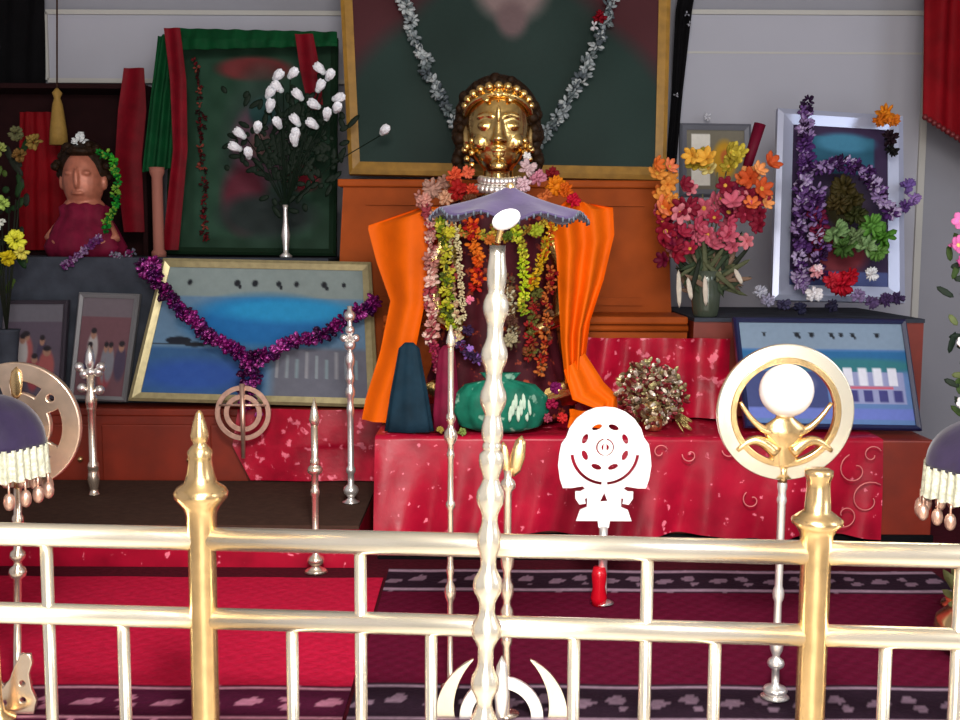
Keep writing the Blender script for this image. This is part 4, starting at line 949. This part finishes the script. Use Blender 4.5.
garland('purple_tinsel', 'purple flower string sagging across the middle of the tall picture', [(812, 170, 4.24), (826, 166, 4.22), (845, 162, 4.22), (866, 172, 4.22), (880, 195, 4.22), (893, 212, 4.22)], .034, LIL, PAINT, 46, ruf=9)
garland('purple_tinsel', 'pale purple tuft string at the lower left of the tall picture', [(818, 190, 4.22), (814, 215, 4.20), (822, 245, 4.20), (816, 275, 4.18)], .038, LIL + [(96, 20, 50)], PAINT, 36, ruf=8)
puff('violet tuft sticking out right of the tall picture', [(908, 186, 4.28, .03, (110, 84, 150)), (914, 198, 4.28, .026, (140, 110, 170)), (906, 206, 4.27, .026, (90, 60, 120))])
puff('orange marigold on the upper right corner of the tall picture', [(886, 114, 4.30, .038, (206, 122, 24)), (880, 120, 4.28, .026, (190, 100, 20)), (893, 120, 4.28, .026, (200, 110, 30)), (890, 138, 4.28, .032, (30, 16, 24)), (892, 150, 4.28, .026, (20, 20, 20))])
puff('fresh green leaves on the lower half of the tall picture', [(872, 226, 4.18, .034, (90, 140, 60)), (884, 236, 4.18, .032, (70, 120, 40)), (836, 232, 4.18, .034, (110, 140, 90)), (845, 246, 4.18, .032, (60, 90, 40)), (866, 246, 4.17, .03, (120, 150, 100)), (878, 252, 4.17, .026, (90, 130, 60)), (856, 238, 4.18, .03, (100, 120, 80))], 'leaves', 'leaf_cluster', g=1.6)
puff('dark olive dried flower head before the tall picture', [(845, 188, 4.19, .042, (56, 48, 22)), (850, 202, 4.18, .040, (50, 44, 20)), (838, 204, 4.18, .034, (62, 52, 26)), (856, 214, 4.18, .034, (46, 50, 22))], g=1.4)
puff('red blossoms at the foot of the tall picture', [(842, 284, 4.14, .036, (176, 20, 40)), (832, 280, 4.14, .026, (190, 40, 56)), (850, 276, 4.14, .026, (160, 14, 30)), (816, 272, 4.13, .020, (220, 150, 160))], g=1.4)
puff('white blossoms at the foot of the tall picture', [(814, 294, 4.10, .026, (236, 232, 236)), (872, 274, 4.12, .022, (226, 226, 230)), (818, 268, 4.12, .014, (236, 210, 216))], g=1.35)
puff('lilac blossoms strewn on the grey cloth of the right riser', [(768, 300, 4.08, .026, (150, 146, 170)), (784, 304, 4.06, .024, (60, 56, 84)), (800, 308, 4.06, .024, (40, 40, 64)), (858, 296, 4.08, .026, (130, 110, 150)), (872, 302, 4.08, .026, (90, 70, 110)), (886, 300, 4.08, .026, (70, 50, 90)), (760, 292, 4.10, .026, (176, 176, 190)), (898, 298, 4.08, .024, (60, 44, 80)), (832, 306, 4.06, .024, (40, 38, 60))])
# tinsel bouquet
c = P(655, 436, 3.68); oo = Vector((c.x, 3.74, ZA + .006))
t = thing('tinsel_bouquet', 'shaggy cream and gold tinsel bouquet on the altar right of the statue', 'flowers', oo)
ht = lambda x, y, dy=0: P(x, y, 3.74) - oo + Vector((0, dy, 0))
b = B(); b.lathe([(.03, 0), (.035, .02), (.025, .07), (.035, .1)], n=18); obj('vase', b, BRASSD, t)
b = B()
for i in range(520):
    a = random.uniform(0, 6.28); q = math.sqrt(random.random()); x, y = 652 + 33 * q * math.cos(a), 393 + 31 * q * math.sin(a)
    b.col(random.choice([(196, 176, 150), (150, 130, 96), (226, 214, 196), (96, 76, 50), (120, 40, 44), (170, 160, 110)])); dv = Vector((random.uniform(-1, 1), random.uniform(-1, .2), random.uniform(-.6, 1))) * .030
    p = ht(x, y, random.uniform(-.06, .04)); b.leaf(p, p + dv, .0075)
for i in range(24): b.col((150, 140, 90)); b.tube([(0, 0, .1), ht(652 + random.uniform(-26, 26), 385 + random.uniform(-10, 26))], .0025, 5)
for i in range(16): b.col((140, 120, 70)); a = ht(672 + random.uniform(-4, 4), 408); b.leaf(a, ht(684 + random.uniform(-5, 8), 432 - random.uniform(0, 14), -.05), .004)
obj('tinsel', b, FOIL, t)
# right edge bouquet
c = P(985, 400, 3.1)
t = thing('pink_bouquet', 'tall stand of pink and white flowers at the right edge', 'flowers', (c.x, 3.1, DZ))
he = lambda x, y, dy=0: P(x, y, 3.1) - Vector((c.x, 3.1, DZ)) + Vector((0, dy, 0))
b = B(); b.lathe([(.09, .005), (.09, .02), (.02, .05), (.02, .3), (.07, .36), (.08, .42), (.05, .5)], n=20); obj('vase', b, BRASSD, t)
b = B()
for i in range(70):
    b.col(random.choice([(26, 40, 30), (60, 80, 40), (100, 110, 70), (40, 50, 40)])); x, y = random.uniform(948, 1010), random.uniform(240, 420); b.leaf(he(x, y), he(x + random.uniform(-18, 12), y - random.uniform(-6, 24), .01), .010)
for i in range(9): b.tube([(0, 0, .48), he(random.uniform(960, 1000), random.uniform(230, 380))], .004, 5)
obj('foliage', b, PAINT, t)
for x, y, r, cc in ((957, 222, .03, (226, 120, 180)), (952, 246, .032, (214, 110, 170)), (966, 240, .036, (230, 150, 196)), (958, 262, .026, (190, 80, 140)), (990, 230, .04, (226, 140, 190)), (957, 342, .02, (230, 226, 226)), (958, 402, .022, (240, 236, 236)), (975, 370, .03, (236, 230, 232))):
    b = B(cc); b.flower(he(x, y, -.03), r, (random.uniform(-.5, .3), -1, .3), 6, (230, 200, 120), .4, .4); b.ruffle(he(x, y, -.02), r * .6, 10); obj('blossom', b, PAINT, t)
# dark red curtain at top right
oo = P(945, 80, 4.7); b = B()
b.sheet([(P(928, -90, 4.75) - oo, P(1120, -90, 4.7) - oo), (P(926, 0, 4.74) - oo, P(1110, 0, 4.7) - oo), (P(924, 118, 4.72) - oo, P(1100, 230, 4.7) - oo)], 60, .01, .02, 7)
t = obj('red_curtain', b, REDK, loc=oo); tag(t, 'dark red curtain with a braided hem at the upper right corner', 'curtain')
b = B(); 
for i in range(40):
    p = P(924, 118, 4.70).lerp(P(1100, 230, 4.68), i / 39) - oo; b.ball(p + Vector((0, -.01, .002)), .013, 8, 6)
obj('hem', b, mat('braid', (110, 30, 34), .2, .5), t)
